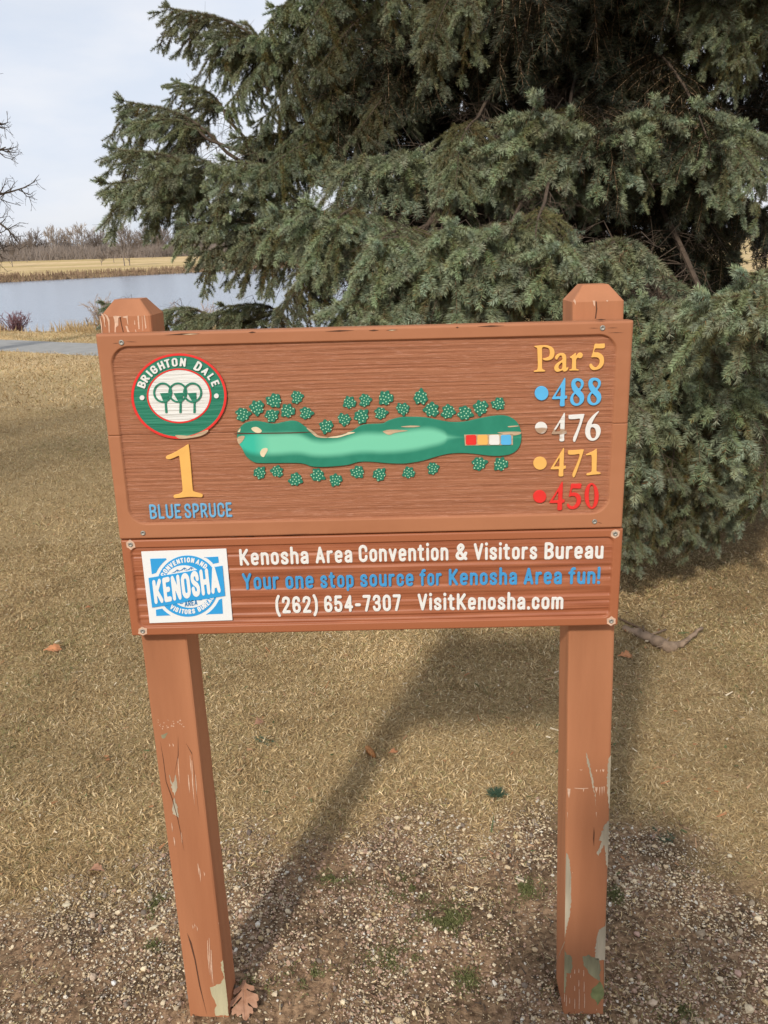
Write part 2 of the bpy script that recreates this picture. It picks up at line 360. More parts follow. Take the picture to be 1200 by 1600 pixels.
# loops -> solid
def smooth_loop(P, n=4):
    P = np.array(P, float); k = len(P); out = []
    for i in range(k):
        p0, p1, p2, p3 = P[i-1], P[i], P[(i+1) % k], P[(i+2) % k]
        for j in range(n):
            t = j/n; out.append(.5*((2*p1)+(-p0+p2)*t+(2*p0-5*p1+4*p2-p3)*t*t+(-p0+3*p1-3*p2+p3)*t**3))
    return np.array(out)
_tmpc = [0]
def solid(loops, thick, bevel):
    """2D loops (holes included) -> (verts, faces) of an extruded bevelled shape, z from 0 to thick"""
    cu = D.curves.new('tmp', 'CURVE'); cu.dimensions = '2D'; cu.fill_mode = 'BOTH'
    for lp in loops:
        s = cu.splines.new('POLY'); s.points.add(len(lp)-1); s.use_cyclic_u = True
        s.points.foreach_set('co', np.concatenate([np.asarray(lp, float)[:, :2], np.zeros((len(lp), 1)), np.ones((len(lp), 1))], 1).astype(np.float32).ravel())
    cu.extrude = max(thick/2-bevel, 1e-5); cu.bevel_depth = bevel; cu.bevel_resolution = 1; cu.offset = -bevel
    o = D.objects.new('tmp', cu); C.objects.link(o)
    dg = bpy.context.evaluated_depsgraph_get(); me = D.meshes.new_from_object(o.evaluated_get(dg))
    V = np.zeros(len(me.vertices)*3, np.float32); me.vertices.foreach_get('co', V); V = V.reshape(-1, 3)
    F = [tuple(p.vertices) for p in me.polygons]
    D.objects.remove(o); D.curves.remove(cu); D.meshes.remove(me)
    V[:, 2] += thick/2
    return V, F
def place_board(VF, h0, name, m, parent, mapxz=None, center=True, **props):
    """(x,z,height) mesh on the board plane, as its own object"""
    V, F = VF
    x, z = V[:, 0], V[:, 1]
    if mapxz: x, z = mapxz(x, z)
    P = BO+x[:, None]*EX+z[:, None]*EZ+(V[:, 2]+h0)[:, None]*NB
    c = P.mean(0)
    me = D.meshes.new(name); me.from_pydata((P-c).tolist(), [], F)
    for mm in (m if isinstance(m, (list, tuple)) else [m]): me.materials.append(mm)
    me.update()
    par = np.array(wloc(parent)); return link(name, me, parent, tuple(c-par), **props)
_wl = {}
def wloc(o):
    l = np.array(o.location)
    while o.parent is not None: o = o.parent; l = l+np.array(o.location)
    return l
def bempty(name, x, z, parent, **props):
    return empty(name, tuple(bpt(x, z)-wloc(parent)), parent, **props)
def px_loop(pts, ox=0, oy=0, sc=1.0, dx=0, dy=0, sm=3):
    """outline measured on the photograph -> board coordinates"""
    P = [on_board(ox+(x+dx)/sc, oy+(y+dy)/sc) for x, y in pts]
    return smooth_loop(P, sm) if sm else np.array(P)
def ellipse_px(cx, cy, rx, ry, ox=0, oy=0, sc=1.0, n=40):
    return px_loop([(cx+rx*math.cos(6.2832*i/n), cy+ry*math.sin(6.2832*i/n)) for i in range(n)], ox, oy, sc, sm=0)

# --- stroke glyphs -> distance field -> loops
def arc(cx, cy, rx, ry, a0, a1, n=10):
    return [(cx+rx*math.cos(math.radians(a0+(a1-a0)*i/n)), cy+ry*math.sin(math.radians(a0+(a1-a0)*i/n))) for i in range(n+1)]
def crv(P, n=5):
    P = np.array(P, float); P = np.vstack([2*P[0]-P[1], P, 2*P[-1]-P[-2]]); out = []
    for i in range(1, len(P)-2):
        p0, p1, p2, p3 = P[i-1:i+3]
        for j in range(n):
            t = j/n; out.append(tuple(.5*((2*p1)+(-p0+p2)*t+(2*p0-5*p1+4*p2-p3)*t*t+(-p0+3*p1-3*p2+p3)*t**3)))
    out.append(tuple(P[-2])); return out
B_, X_, C_ = .085, .675, .915
def glyph(ch):
    W, w2, b, X, T = .32, .38, B_, X_, C_
    stad = lambda W, t, r=.17: arc(W/2, t-r, W/2, r, 0, 180)+arc(W/2, b+r, W/2, r, 180, 360)+[(W, t-r)]
    g = {
     'o': (W, [stad(W, X)]), 'O': (w2, [stad(w2, T, .2)]), '0': (w2-.04, [stad(w2-.04, T, .2)]),
     'e': (W, [[(0, .385), (W, .385)]+arc(W/2, X-.17, W/2, .17, 0, 180)+arc(W/2, b+.17, W/2, .17, 180, 318)]),
     'c': (W-.02, [[(W-.02, .50)]+arc(W/2-.01, X-.16, W/2-.01, .16, 0, 180)+arc(W/2-.01, b+.16, W/2-.01, .16, 180, 360)+[(W-.02, .25)]]),
     'n': (W, [[(0, b), (0, X)], [(0, X-.2)]+arc(W/2, X-.16, W/2, .16, 180, 0)+[(W, b)]]),
     'h': (W, [[(0, b), (0, T+.06)], [(0, X-.2)]+arc(W/2, X-.16, W/2, .16, 180, 0)+[(W, b)]]),
     'm': (.56, [[(0, b), (0, X)], [(0, X-.2)]+arc(.14, X-.14, .14, .14, 180, 0)+[(.28, b)], [(.28, X-.2)]+arc(.42, X-.14, .14, .14, 180, 0)+[(.56, b)]]),
     'u': (W, [[(0, X), (0, b+.16)]+arc(W/2, b+.16, W/2, .16, 180, 360)+[(W, X)], [(W, .3), (W, b)]]),
     's': (W-.02, [crv([(W-.03, .55), (W-.07, .645), (.15, X+.005), (.03, .62), (.005, .52), (.07, .425), (.22, .34), (.295, .235), (.265, .12), (.15, b-.005), (.03, .115), (.0, .21)])]),
     'a': (W, [crv([(.02, .55), (.05, .64), (.16, X+.005), (.28, .63), (W, .52)])+[(W, b)], crv([(W, .40), (.2, .39), (.05, .34), (.0, .235), (.04, .12), (.14, b), (.26, .13), (W, .22)])]),
     'r': (.22, [[(0, b), (0, X)], crv([(0, X-.2), (.04, X-.08), (.12, X-.01), (.22, X)])]),
     'v': (.34, [[(0, X), (.17, b), (.34, X)]]), 't': (.24, [[(.08, .86), (.08, .22)]+crv([(.08, .22), (.11, .11), (.23, b)]), [(-.03, X), (.22, X)]]),
     'i': (.0, [[(0, b), (0, X)], [(0, T+.03), (0, T+.032)]]), 'p': (W, [[(0, X), (0, -.12)], stad(W, X)]),
     'f': (.22, [crv([(.24, T+.02), (.14, T+.0), (.08, T-.12), (.08, .6)])+[(.08, b)], [(-.04, X), (.21, X)]]),
     '!': (.0, [[(0, T+.03), (0, .36)], [(0, b), (0, b+.002)]]), '.': (.0, [[(0, b), (0, b+.002)]]), '-': (.2, [[(0, .42), (.2, .42)]]),
     '(': (.12, [crv([(.13, 1.02), (.03, .78), (0, .45), (.03, .12), (.13, -.12)])]), ')': (.12, [crv([(0, 1.02), (.1, .78), (.13, .45), (.1, .12), (0, -.12)])]),
     'K': (.40, [[(0, b), (0, T)], [(.38, T), (.03, .40)], [(.12, .53), (.40, b)]]), 'A': (.42, [[(0, b), (.21, T), (.42, b)], [(.08, .30), (.34, .30)]]),
     'C': (w2, [[(w2, .66)]+arc(w2/2, T-.19, w2/2, .19, 0, 180)+arc(w2/2, b+.19, w2/2, .19, 180, 360)+[(w2, .33)]]),
     'G': (w2, [[(w2, .68)]+arc(w2/2, T-.19, w2/2, .19, 0, 180)+arc(w2/2, b+.19, w2/2, .19, 180, 360)+[(w2, .46), (.22, .46)]]),
     'V': (.42, [[(0, T), (.21, b), (.42, T)]]), 'Y': (.42, [[(0, T), (.21, .46), (.42, T)], [(.21, .46), (.21, b)]]),
     'B': (.36, [[(0, b), (0, T), (.2, T)]+crv([(.2, T), (.33, .84), (.34, .64), (.2, .52)])+[(0, .52)], [(.2, .52)]+crv([(.2, .52), (.35, .42), (.36, .2), (.2, b)])+[(0, b)]]),
     'P': (.34, [[(0, b), (0, T), (.16, T)]+crv([(.16, T), (.32, .84), (.33, .58), (.16, .45)])+[(0, .45)]]),
     'R': (.36, [[(0, b), (0, T), (.16, T)]+crv([(.16, T), (.32, .84), (.33, .60), (.16, .47)])+[(0, .47)], [(.17, .47), (.36, b)]]),
     'D': (.38, [[(0, b), (0, T), (.15, T)]+crv([(.15, T), (.34, .8), (.38, .5), (.34, .2), (.15, b)])+[(0, b)]]),
     'L': (.28, [[(0, T), (0, b), (.28, b)]]), 'E': (.30, [[(.30, T), (0, T), (0, b), (.30, b)], [(0, .5), (.25, .5)]]),
     'U': (w2, [[(0, T), (0, b+.19)]+arc(w2/2, b+.19, w2/2, .19, 180, 360)+[(w2, T)]]), 'H': (w2, [[(0, b), (0, T)], [(w2, b), (w2, T)], [(0, .5), (w2, .5)]]),
     'N': (w2, [[(0, b), (0, T), (w2, b), (w2, T)]]), 'T': (.36, [[(0, T), (.36, T)], [(.18, T), (.18, b)]]), 'I': (0, [[(0, b), (0, T)]]),
     'S': (.36, [crv([(.35, .7), (.31, .86), (.18, T), (.04, .85), (.01, .7), (.08, .57), (.28, .43), (.35, .29), (.31, .14), (.18, b), (.04, .14), (.0, .3)])]),
     '&': (.46, [crv([(.46, b), (.27, .34), (.1, .62), (.08, .78), (.2, T), (.31, .8), (.26, .64), (.06, .42), (0, .25), (.07, .12), (.2, b), (.35, .16), (.46, .42)])]),
     '2': (.35, [crv([(0, .7), (.04, .86), (.17, T), (.31, .85), (.33, .7), (.27, .52), (.13, .3), (0, b)]), [(0, b), (.35, b)]]),
     '6': (.34, [crv([(.32, .74), (.28, .87), (.17, T), (.05, .86), (0, .7), (0, .5), (0, .3), (.05, .14), (.17, b), (.29, .14), (.34, .3), (.29, .47), (.17, .53), (.03, .45)])]),
     '5': (.34, [[(.32, T), (.03, T), (.01, .50)], crv([(.01, .50), (.08, .57), (.19, .59), (.31, .5), (.34, .33), (.29, .14), (.17, b), (.04, .14), (0, .26)])]),
     '4': (.38, [[(.28, b), (.28, T), (0, .30), (.38, .30)]]), '7': (.34, [[(0, T), (.34, T), (.13, b)]]),
     '3': (.34, [crv([(0, .74), (.05, .87), (.17, T), (.29, .86), (.32, .72), (.27, .56), (.13, .52)]), crv([(.13, .52), (.28, .47), (.34, .3), (.29, .14), (.17, b), (.05, .13), (0, .26)])]),
     '~': (.4, [crv([(0, .42), (.1, .52), (.2, .46), (.3, .40), (.4, .5)])]),
    }
    return g[ch]
def march(Fv, xs_, ys_):
    """zero contours of a grid (negative inside), chained into loops"""
    seg = {}; ny_, nx_ = Fv.shape
    def pt(i, j, e):
        (a, b2) = {0: ((i, j), (i, j+1)), 1: ((i, j+1), (i+1, j+1)), 2: ((i+1, j), (i+1, j+1)), 3: ((i, j), (i+1, j))}[e]
        fa, fb = Fv[a], Fv[b2]; t = fa/(fa-fb) if fa != fb else .5
        key = (min(a, b2), max(a, b2))
        return key, (xs_[a[1]]+(xs_[b2[1]]-xs_[a[1]])*t, ys_[a[0]]+(ys_[b2[0]]-ys_[a[0]])*t)
    T = {1: [(3, 0)], 2: [(0, 1)], 3: [(3, 1)], 4: [(1, 2)], 5: [(3, 2), (1, 0)], 6: [(0, 2)], 7: [(3, 2)], 8: [(2, 3)], 9: [(2, 0)], 10: [(0, 3), (2, 1)], 11: [(2, 1)], 12: [(1, 3)], 13: [(1, 0)], 14: [(0, 3)]}
    IN = Fv < 0; nxt = {}; pos = {}
    for i in range(ny_-1):
        for j in range(nx_-1):
            c_ = IN[i, j]*1+IN[i, j+1]*2+IN[i+1, j+1]*4+IN[i+1, j]*8
            for a, b2 in T.get(int(c_), ()):
                ka, pa = pt(i, j, a); kb, pb = pt(i, j, b2); nxt[ka] = kb; pos[ka] = pa; pos[kb] = pb
    loops = []
    while nxt:
        k0 = next(iter(nxt)); k = k0; lp = []
        while k in nxt: lp.append(pos[k]); k = nxt.pop(k)
        if len(lp) > 5: loops.append(np.array(lp))
    return loops
_gc = {}
def glyph_solid(ch, sw, thick, bevel, serif=0.0):
    key = (ch, sw, thick, bevel, serif)
    if key in _gc: return _gc[key]
    W, strokes = glyph(ch); r = sw/2
    if serif:
        ex = []
        for st in strokes:
            for p, q in ((st[0], st[1]), (st[-1], st[-2])):
                if abs(p[0]-q[0]) < .5*abs(p[1]-q[1]) and (p[1] < .2 or p[1] > .8): ex.append([(p[0]-serif, p[1]), (p[0]+serif, p[1])])
        strokes = strokes+ex
    st_ = .022
    xs_ = np.arange(-.16, W+.17, st_); ys_ = np.arange(-.30, 1.15, st_); X, Y = np.meshgrid(xs_, ys_); Fv = np.full(X.shape, 9.0)
    for s_i, st in enumerate(strokes):
        for (x1, y1), (x2, y2) in zip(st[:-1], st[1:]):
            dx, dy = x2-x1, y2-y1; t = np.clip(((X-x1)*dx+(Y-y1)*dy)/(dx*dx+dy*dy+1e-9), 0, 1)
            rr = r if not (serif and s_i >= len(strokes)-len(ex)) else r*.5
            if ch in 'i!.' and abs(dy) < .01: rr = r*1.12
            Fv = np.minimum(Fv, np.hypot(X-x1-t*dx, Y-y1-t*dy)-rr)
    _gc[key] = (W, solid(march(Fv, xs_, ys_), thick, bevel)); return _gc[key]
def text_row(text, u0, v0, u1, v1, vtop0, vtop1, sw, m, parent, h0, pname='word', thick=.10, bevel=.028, gap=.11, cap=None, hscale=None):
    """a word whose ink runs from pixel u0 to u1 on the baseline v0..v1; vtop = cap tops"""
    x0, z0 = on_board(u0, v0); x1, z1 = on_board(u1, v1); _, zt0 = on_board(u0, vtop0); _, zt1 = on_board(u1, vtop1)
    H = ((zt0-z0)+(zt1-z1))/2/(1.0)
    adv = [glyph(ch)[0]+sw for ch in text]
    tot = sum(adv)+gap*(len(text)-1); sx = (x1-x0)/tot
    par = bempty(pname, (x0+x1)/2, (z0+z1)/2, parent) if pname else parent
    cur = 0
    for ch, a in zip(text, adv):
        W, VF = glyph_solid(ch, sw, thick, bevel)
        ox = cur+sw/2; f = (z1-z0)/(x1-x0)
        V, F = VF; V2 = V.copy(); V2[:, 2] = V[:, 2]*.030
        place_board((V2, F), h0, 'digit' if ch.isdigit() else 'letter', m, par,
                    mapxz=lambda x, z, ox=ox: (x0+(x+ox)*sx, z0+(x+ox)*sx*f+z*H))
        cur += a+gap
    return par
# sponsor text (raised, rounded)
R1 = [('Kenosha', 374.7, 884.9, 482.5, 881.9, 858.6, 856), ('Area', 493.3, 881.3, 550.8, 880, 855.3, 853.8), ('Convention', 560.9, 879.4, 700.9, 876.7, 852.6, 849.5),
      ('&', 711.9, 876.3, 730.6, 876, 850, 850), ('Visitors', 740.4, 876, 839.8, 874.9, 849.7, 848.8), ('Bureau', 850.9, 875, 943.2, 874, 848.3, 847.5)]
R2 = [('Your', 379.2, 922.7, 436.4, 921.5, 897, 895.6), ('one', 446.2, 921.4, 490.5, 920.3, 895.4, 894), ('stop', 500.8, 920, 553, 919, 894, 893), ('source', 563.1, 918.2, 646.6, 916.8, 892.3, 891),
      ('for', 656.4, 916.7, 690.5, 916, 890.9, 890.3), ('Kenosha', 701.4, 915.8, 808.2, 914.7, 890, 888.9), ('Area', 818.5, 914.5, 878.2, 914, 888.6, 888), ('fun!', 888.9, 914, 938, 913.4, 888, 887.4)]
R3 = [('(262)', 430.8, 959.6, 497, 958.4, 933.7, 932.2), ('654-7307', 507, 957.8, 626.9, 955.6, 932, 930), ('VisitKenosha.com', 652.9, 954.8, 880.5, 953, 929, 927.2)]
for rows, m in ((R1, white), (R2, blue), (R3, white)):
    for t, u0, v0, u1, v1, a, b_ in rows:
        text_row(t, u0, v0, u1, v1, a, b_, .176, m, sign, -.0052)
# hole name
for t, u0, v0, u1, v1, a, b_ in (('BLUE', 234.2, 812.2, 283.4, 811.2, 788.7, 788.2), ('SPRUCE', 288.7, 811, 362.9, 808.8, 787.8, 785.4)):
    text_row(t, u0, v0, u1, v1, a, b_, .15, paleblue, sign, -.0055)
# traced serif shapes
def serif_shape(name, outer, holes, m, parent, o=(0, 0, 1), d=(0, 0), thick=.0032, bevel=.0006, h0=-.0048, sm=3, **props):
    lps = [px_loop(q, *o, dx=d[0], dy=d[1], sm=sm) for q in [outer]+list(holes)]
    return place_board(solid(lps, thick, bevel), h0, name, m, parent, **props)
o1 = (220, 680, 7.5)
serif_shape('digit', [(548, 112), (560, 125), (578, 300), (596, 520), (606, 630), (622, 665), (700, 688), (724, 705), (716, 728), (690, 732), (620, 727), (555, 727), (480, 735), (400, 741), (382, 728), (388, 705), (450, 690), (480, 665), (486, 630), (476, 520), (462, 380), (450, 275), (442, 246), (400, 262), (340, 285), (305, 282), (290, 268), (300, 245), (370, 215), (430, 182), (500, 140), (535, 116)], [], yellow, sign, o1, label='big yellow numeral 1')
oA = (820, 520, 8.571); oB = (820, 670, 8.571)
par_t = bempty('word', *on_board(890, 560), sign)
serif_shape('letter', [(137, 178), (240, 168), (320, 172), (375, 200), (402, 250), (395, 315), (360, 358), (300, 374), (255, 366), (243, 348), (290, 338), (330, 315), (338, 262), (325, 215), (285, 198), (238, 202), (236, 300), (236, 440), (240, 485), (272, 503), (272, 520), (200, 523), (130, 526), (128, 510), (168, 498), (178, 450), (175, 320), (170, 225), (160, 203), (140, 195)], [], yellow, par_t, oA)
serif_shape('letter', [(415, 355), (410, 325), (440, 290), (490, 272), (535, 280), (558, 320), (560, 400), (562, 470), (588, 462), (582, 490), (560, 515), (525, 522), (508, 505), (470, 520), (430, 525), (402, 500), (400, 460), (430, 415), (480, 380), (506, 362), (503, 325), (490, 308), (470, 312), (448, 342), (435, 362)], [[(506, 402), (472, 425), (455, 462), (472, 490), (502, 478)]], yellow, par_t, oA)
serif_shape('letter', [(612, 325), (650, 300), (682, 272), (690, 282), (690, 312), (722, 275), (760, 268), (782, 295), (770, 330), (740, 345), (712, 336), (694, 360), (692, 400), (692, 470), (700, 488), (725, 495), (722, 508), (660, 507), (605, 509), (605, 495), (632, 485), (636, 440), (636, 355), (614, 340)], [], yellow, par_t, oA)
serif_shape('digit', [(942, 155), (1000, 150), (1060, 146), (1076, 150), (1070, 205), (1000, 212), (948, 214), (936, 262), (990, 265), (1045, 300), (1066, 355), (1060, 420), (1020, 475), (960, 500), (905, 498), (875, 465), (872, 430), (895, 415), (914, 438), (945, 464), (975, 455), (1005, 410), (1003, 360), (975, 334), (930, 329), (900, 332), (898, 318), (922, 245)], [], yellow, par_t, oA)
G4 = ([(536, 610), (546, 612), (548, 640), (545, 740), (543, 842), (568, 843), (568, 880), (540, 890), (537, 940), (534, 982), (478, 985), (475, 940), (474, 893), (420, 893), (374, 891), (372, 876), (415, 808), (460, 738), (500, 672)], [[(483, 738), (455, 785), (415, 853), (450, 854), (482, 853), (484, 800)]])
G8 = ([(710, 612), (760, 622), (792, 660), (790, 710), (768, 750), (750, 776), (785, 815), (800, 870), (785, 930), (740, 970), (690, 982), (640, 965), (612, 920), (618, 865), (645, 818), (662, 800), (640, 762), (626, 700), (638, 648), (668, 620)], [[(715, 648), (748, 665), (757, 700), (745, 732), (728, 750), (698, 718), (682, 685), (692, 657)], [(680, 822), (705, 845), (735, 880), (738, 920), (720, 948), (690, 950), (662, 922), (652, 880), (660, 845)]])
G7 = ([(590, 295), (690, 288), (785, 282), (791, 300), (758, 410), (720, 520), (695, 590), (672, 645), (655, 656), (642, 640), (645, 605), (672, 540), (702, 470), (738, 350), (670, 350), (600, 351), (583, 338), (583, 308)], [])
G6 = ([(985, -228), (994, -220), (950, -160), (912, -90), (902, -55), (940, -62), (990, -48), (1018, 0), (1018, 60), (990, 120), (950, 155), (905, 165), (860, 150), (825, 105), (813, 45), (825, -30), (860, -105), (920, -175)], [[(905, -18), (938, -5), (958, 40), (956, 100), (935, 130), (905, 128), (885, 90), (880, 30), (888, -5)]])
G1 = ([(960, 276), (969, 280), (970, 400), (966, 520), (970, 575), (1015, 592), (1012, 610), (930, 618), (840, 628), (832, 612), (842, 600), (885, 590), (900, 560), (901, 460), (898, 366), (870, 356), (832, 360), (826, 346), (890, 318), (930, 297)], [])
G5 = ([(628, 745), (690, 742), (760, 740), (760, 770), (752, 802), (690, 804), (642, 806), (628, 858), (670, 858), (728, 880), (757, 930), (750, 1000), (710, 1058), (650, 1082), (600, 1075), (570, 1042), (572, 1015), (590, 1010), (615, 1035), (650, 1045), (688, 1010), (700, 955), (675, 912), (630, 905), (600, 916), (596, 900), (615, 815)], [])
G0 = ([(900+95*math.cos(a*.3142), 905+172*math.sin(a*.3142)) for a in range(20)], [[(900+38*math.cos(a*.3927), 905+152*math.sin(a*.3927)) for a in range(16)]])
def crow(v): return bempty('yardage_row', *on_board(890, v), sign)
def dot(u, v, rx, ry, m, par, o, **p):
    P = [(u+rx*math.cos(.2618*i), v+ry*math.sin(.2618*i)) for i in range(24)]
    return serif_shape('dot', P, [], m, par, o, sm=0, **p)
r = crow(612); dot(228, 812, 92, 96, skyblue, r, oA)
serif_shape('digit', *G4, skyblue, r, oA); serif_shape('digit', *G8, skyblue, r, oA); serif_shape('digit', *G8, skyblue, r, oA, (229, -7))
# faded white row: worn paint shows wood across the crack
worn = mat('worn_white_paint', (.74, .73, .69), .6, col2=(.40, .27, .18), vscale=22, stretch=(.6, 1, 2.4), ramp=(.49, .56))
r = crow(668)
dot(222, 1275, 82, 80, worn, r, oA, label='chipped white dot')
serif_shape('digit', *G4, worn, r, oA, (-6, 470), label='white 4 with its middle worn to bare wood'); serif_shape('digit', *G7, white, r, oB, (8, -476)); serif_shape('digit', *G6, white, r, oB)
r = crow(722); dot(207, 465, 91, 88, yellow, r, oB)
serif_shape('digit', *G4, yellow, r, oB, (-17, -345)); serif_shape('digit', *G7, yellow, r, oB); serif_shape('digit', *G1, yellow, r, oB)
r = crow(777); dot(203, 912, 89, 86, red, r, oB)
serif_shape('digit', *G4, red, r, oB, (-34, 108)); serif_shape('digit', *G5, red, r, oB); serif_shape('digit', *G0, red, r, oB)

# emblem
oE = (200, 550, 7.06)
em = bempty('emblem', *on_board(279.3, 619), sign)
def ring_px(cx, cy, rx, ry, tx, ty, **k):
    return [ellipse_px(cx, cy, rx, ry, *oE, n=56), ellipse_px(cx, cy, rx-tx, ry-ty, *oE, n=56)]
place_board(solid([ellipse_px(560, 488, 527, 473, *oE, n=64)], .0034, .0006), -.0052, 'backing_disc', green, em)
place_board(solid(ring_px(560, 488, 528, 473, 28, 26), .0012, .0003), -.0022, 'red_rim', red, em)
place_board(solid(ring_px(562, 485, 357, 303, 18, 17), .0012, .0003), -.0022, 'inner_rim', red, em)
place_board(solid([ellipse_px(562, 485, 338, 285, *oE, n=56)], .0008, .0002), -.0021, 'white_disc', mat('white_grained_paint', (.72, .71, .67), .6, vary=.08, vscale=40, bump=.8, bscale=60, stretch=(.15, 1, 3)), em)
serif_shape('worn_patch', [(520, 925), (560, 918), (700, 925), (800, 885), (875, 860), (880, 880), (830, 915), (760, 938), (640, 955), (560, 955)], [], bare_tan, em, oE, thick=.0006, bevel=.0001, h0=-.0013)
for cx in (382, 548, 712):
    place_board(solid([ellipse_px(cx, 448, 105, 112, *oE, n=36), ellipse_px(cx, 448, 84, 92, *oE, n=36)], .0010+.0002*(cx % 7), .0002), -.0014, 'tree_outline', green, em)
for a, b_, s0, s1 in ((352, 460, 398, 420), (500, 610, 562, 575), (655, 752, 716, 730)):
    mid = (s0+s0+26)/2
    serif_shape('trunk_shape', [(a, 455), (b_, 450), (mid+26, 540), (mid+16, 570), (s1+16, 668), (s1+4, 676), (s1-10, 672), (mid-8, 570), (mid-22, 545)], [], green, em, oE, thick=.0013, bevel=.0002, h0=-.0014, sm=0)
for u in (155, 975):
    serif_shape('dot', [(u+27*math.cos(.5236*i), (505 if u < 500 else 485)+27*math.sin(.5236*i)) for i in range(12)], [], white, em, oE, thick=.0022, bevel=.0003, h0=-.0018, sm=0)
def arc_text(text, angs, cen, rad, o, hpx, wpx, sw, m, parent, h0, zs, inward=False, serif=0.0, sizes=None, nm='letter'):
    """letters along an arc, measured in zoomed pixels round cen"""
    for i, (ch, a) in enumerate(zip(text, angs)):
        if ch == ' ': continue
        W, (V, F) = glyph_solid(ch, sw, .1, .02, serif)
        s = sizes[i] if sizes else 1.0
        ra = math.radians(a); rv = np.array([math.cos(ra), -math.sin(ra)]); rr = rad if np.isscalar(rad) else np.array(rad)
        c0 = np.array(cen)+rv*rr
        upd = rv*(-1 if inward else 1); rt = np.array([-upd[1], upd[0]])
        X = (V[:, 0]-W/2)*wpx*s; Y = (V[:, 1]-.5)*hpx*s
        P = c0+X[:, None]*rt+Y[:, None]*upd
        if not inward: P = P-0*rt
        uv = [on_board(o[0]+p[0]/o[2], o[1]+p[1]/o[2]) for p in P]
        V2 = np.array([(q[0], q[1], v[2]*zs) for q, v in zip(uv, V)])
        place_board((V2, F), h0, nm, m, parent)
arc_text('BRIGHTON DALE', [160, 148.5, 138.5, 129, 116.5, 106.5, 96, 84, 0, 60.5, 47.5, 35, 22.5], (560, 490), (435, 378), oE, 92, 112, .20, white, em, -.0018, .022, serif=.07, sizes=[1, 1, 1, 1, 1, 1, 1, 1, 1, 1.12, .9, .9, .95])

# Kenosha sticker plate: flat printed square
oK = (210, 850, 7.06)
st = bempty('sticker_plate', *on_board(291, 916), sign)
def flat(name, pts, m, h, sm=0, holes=()):
    return serif_shape(name, pts, holes, m, st, oK, thick=.0005, bevel=.00005, h0=h, sm=sm)
serif_shape('backing_plate', [(72, 88), (1012, 55), (1080, 845), (165, 878)], [], decal_white, st, oK, thick=.0034, bevel=.0003, h0=-.0050, sm=0)
cK = np.array([585, 467])
def el(cx, cy, rx, ry, n=60, a0=0, a1=360): return [(cx+rx*math.cos(math.radians(a0+(a1-a0)*i/n)), cy-ry*math.sin(math.radians(a0+(a1-a0)*i/n))) for i in range(n+(0 if a1-a0 == 360 else 1))]
hK = -.00155
def cut_arc(a0, a1, R=(378, 372), n=12): return [(cK[0]+R[0]*math.cos(math.radians(a0+(a1-a0)*i/n)), cK[1]-R[1]*math.sin(math.radians(a0+(a1-a0)*i/n))) for i in range(n+1)]
flat('corner_shape', [(172, 165), (345, 160)]+cut_arc(128, 157)+[(190, 335)], decal_blue, hK)
flat('corner_shape', [(765, 150), (922, 142), (930, 208), (862, 222)]+cut_arc(42, 60, n=6), decal_blue, hK)
flat('corner_shape', [(235, 728), (300, 716)]+cut_arc(222, 240, n=6)+[(395, 790), (240, 797)], decal_blue, hK)
flat('corner_shape', [(965, 605), (975, 772), (822, 778)]+cut_arc(302, 336, n=10), decal_blue, hK)
flat('blue_disc', el(585, 467, 340, 338), decal_blue, hK)
hK += .0006
flat('wave_field', [(355, 357)]+[(545+205*math.cos(math.radians(a)), 400-163*math.sin(math.radians(a))) for a in range(165, 30, -9)]+[(732, 295)], decal_white, hK)
flat('area_field', [(418, 638), (812, 572)]+[(615+200*math.cos(math.radians(a)), 560+145*math.sin(math.radians(a))) for a in range(15, 158, 9)], decal_white, hK)
flat('name_band', [(155, 375), (970, 240), (1000, 572), (195, 702)], decal_blue, hK+.0006)
# KENOSHA heavy letters on the band
A0, AX, AY = np.array([225., 657.]), np.array([955.-225, 527.-657]), np.array([195.-225, 398.-657])
cur = 0; sw = .215; gap = .075; adv = [glyph(c_)[0]*1.0+sw for c_ in 'KENOSHA']; tot = sum(adv)+gap*6
for ch, a in zip('KENOSHA', adv):
    W, (V, F) = glyph_solid(ch, sw, .1, .01)
    X = (V[:, 0]+cur+sw/2)/tot; Y = V[:, 1]
    P = A0+X[:, None]*AX+(Y*(.97+.12*X))[:, None]*AY
    uv = [on_board(oK[0]+p[0]/oK[2], oK[1]+p[1]/oK[2]) for p in P]
    place_board((np.array([(q[0], q[1], v[2]*.005) for q, v in zip(uv, V)]), F), hK+.0012, 'letter', decal_white, st); cur += a+gap
cur = 0; sw = .17; adv = [glyph(c_)[0]+sw for c_ in 'AREA']; tot = sum(adv)+.1*3
for ch, a in zip('AREA', adv):
    W, (V, F) = glyph_solid(ch, sw, .1, .01)
    P = np.array([555., 693.])+((V[:, 0]+cur+sw/2)/tot)[:, None]*np.array([140., -21.])+V[:, 1][:, None]*np.array([-2., -62.])
    uv = [on_board(oK[0]+p[0]/oK[2], oK[1]+p[1]/oK[2]) for p in P]
    place_board((np.array([(q[0], q[1], v[2]*.005) for q, v in zip(uv, V)]), F), hK+.0006, 'letter', decal_dark, st); cur += a+.1
for tx, ty in ((496, 663), (706, 623)):
    flat('tilde', [(tx, ty), (tx+14, ty-12), (tx+28, ty-8), (tx+40, ty-14), (tx+42, ty-8), (tx+28, ty), (tx+14, ty-3)], decal_dark, hK+.0006)
for wx, wy in ((408, 322), (485, 300), (560, 295)):
    flat('wave', [(wx, wy), (wx+40, wy-20), (wx+62, wy-42), (wx+85, wy-32), (wx+95, wy-12), (wx+84, wy-24), (wx+72, wy-26), (wx+72, wy-6), (wx+62, wy-28), (wx+44, wy-10)], decal_dark, hK+.0006)
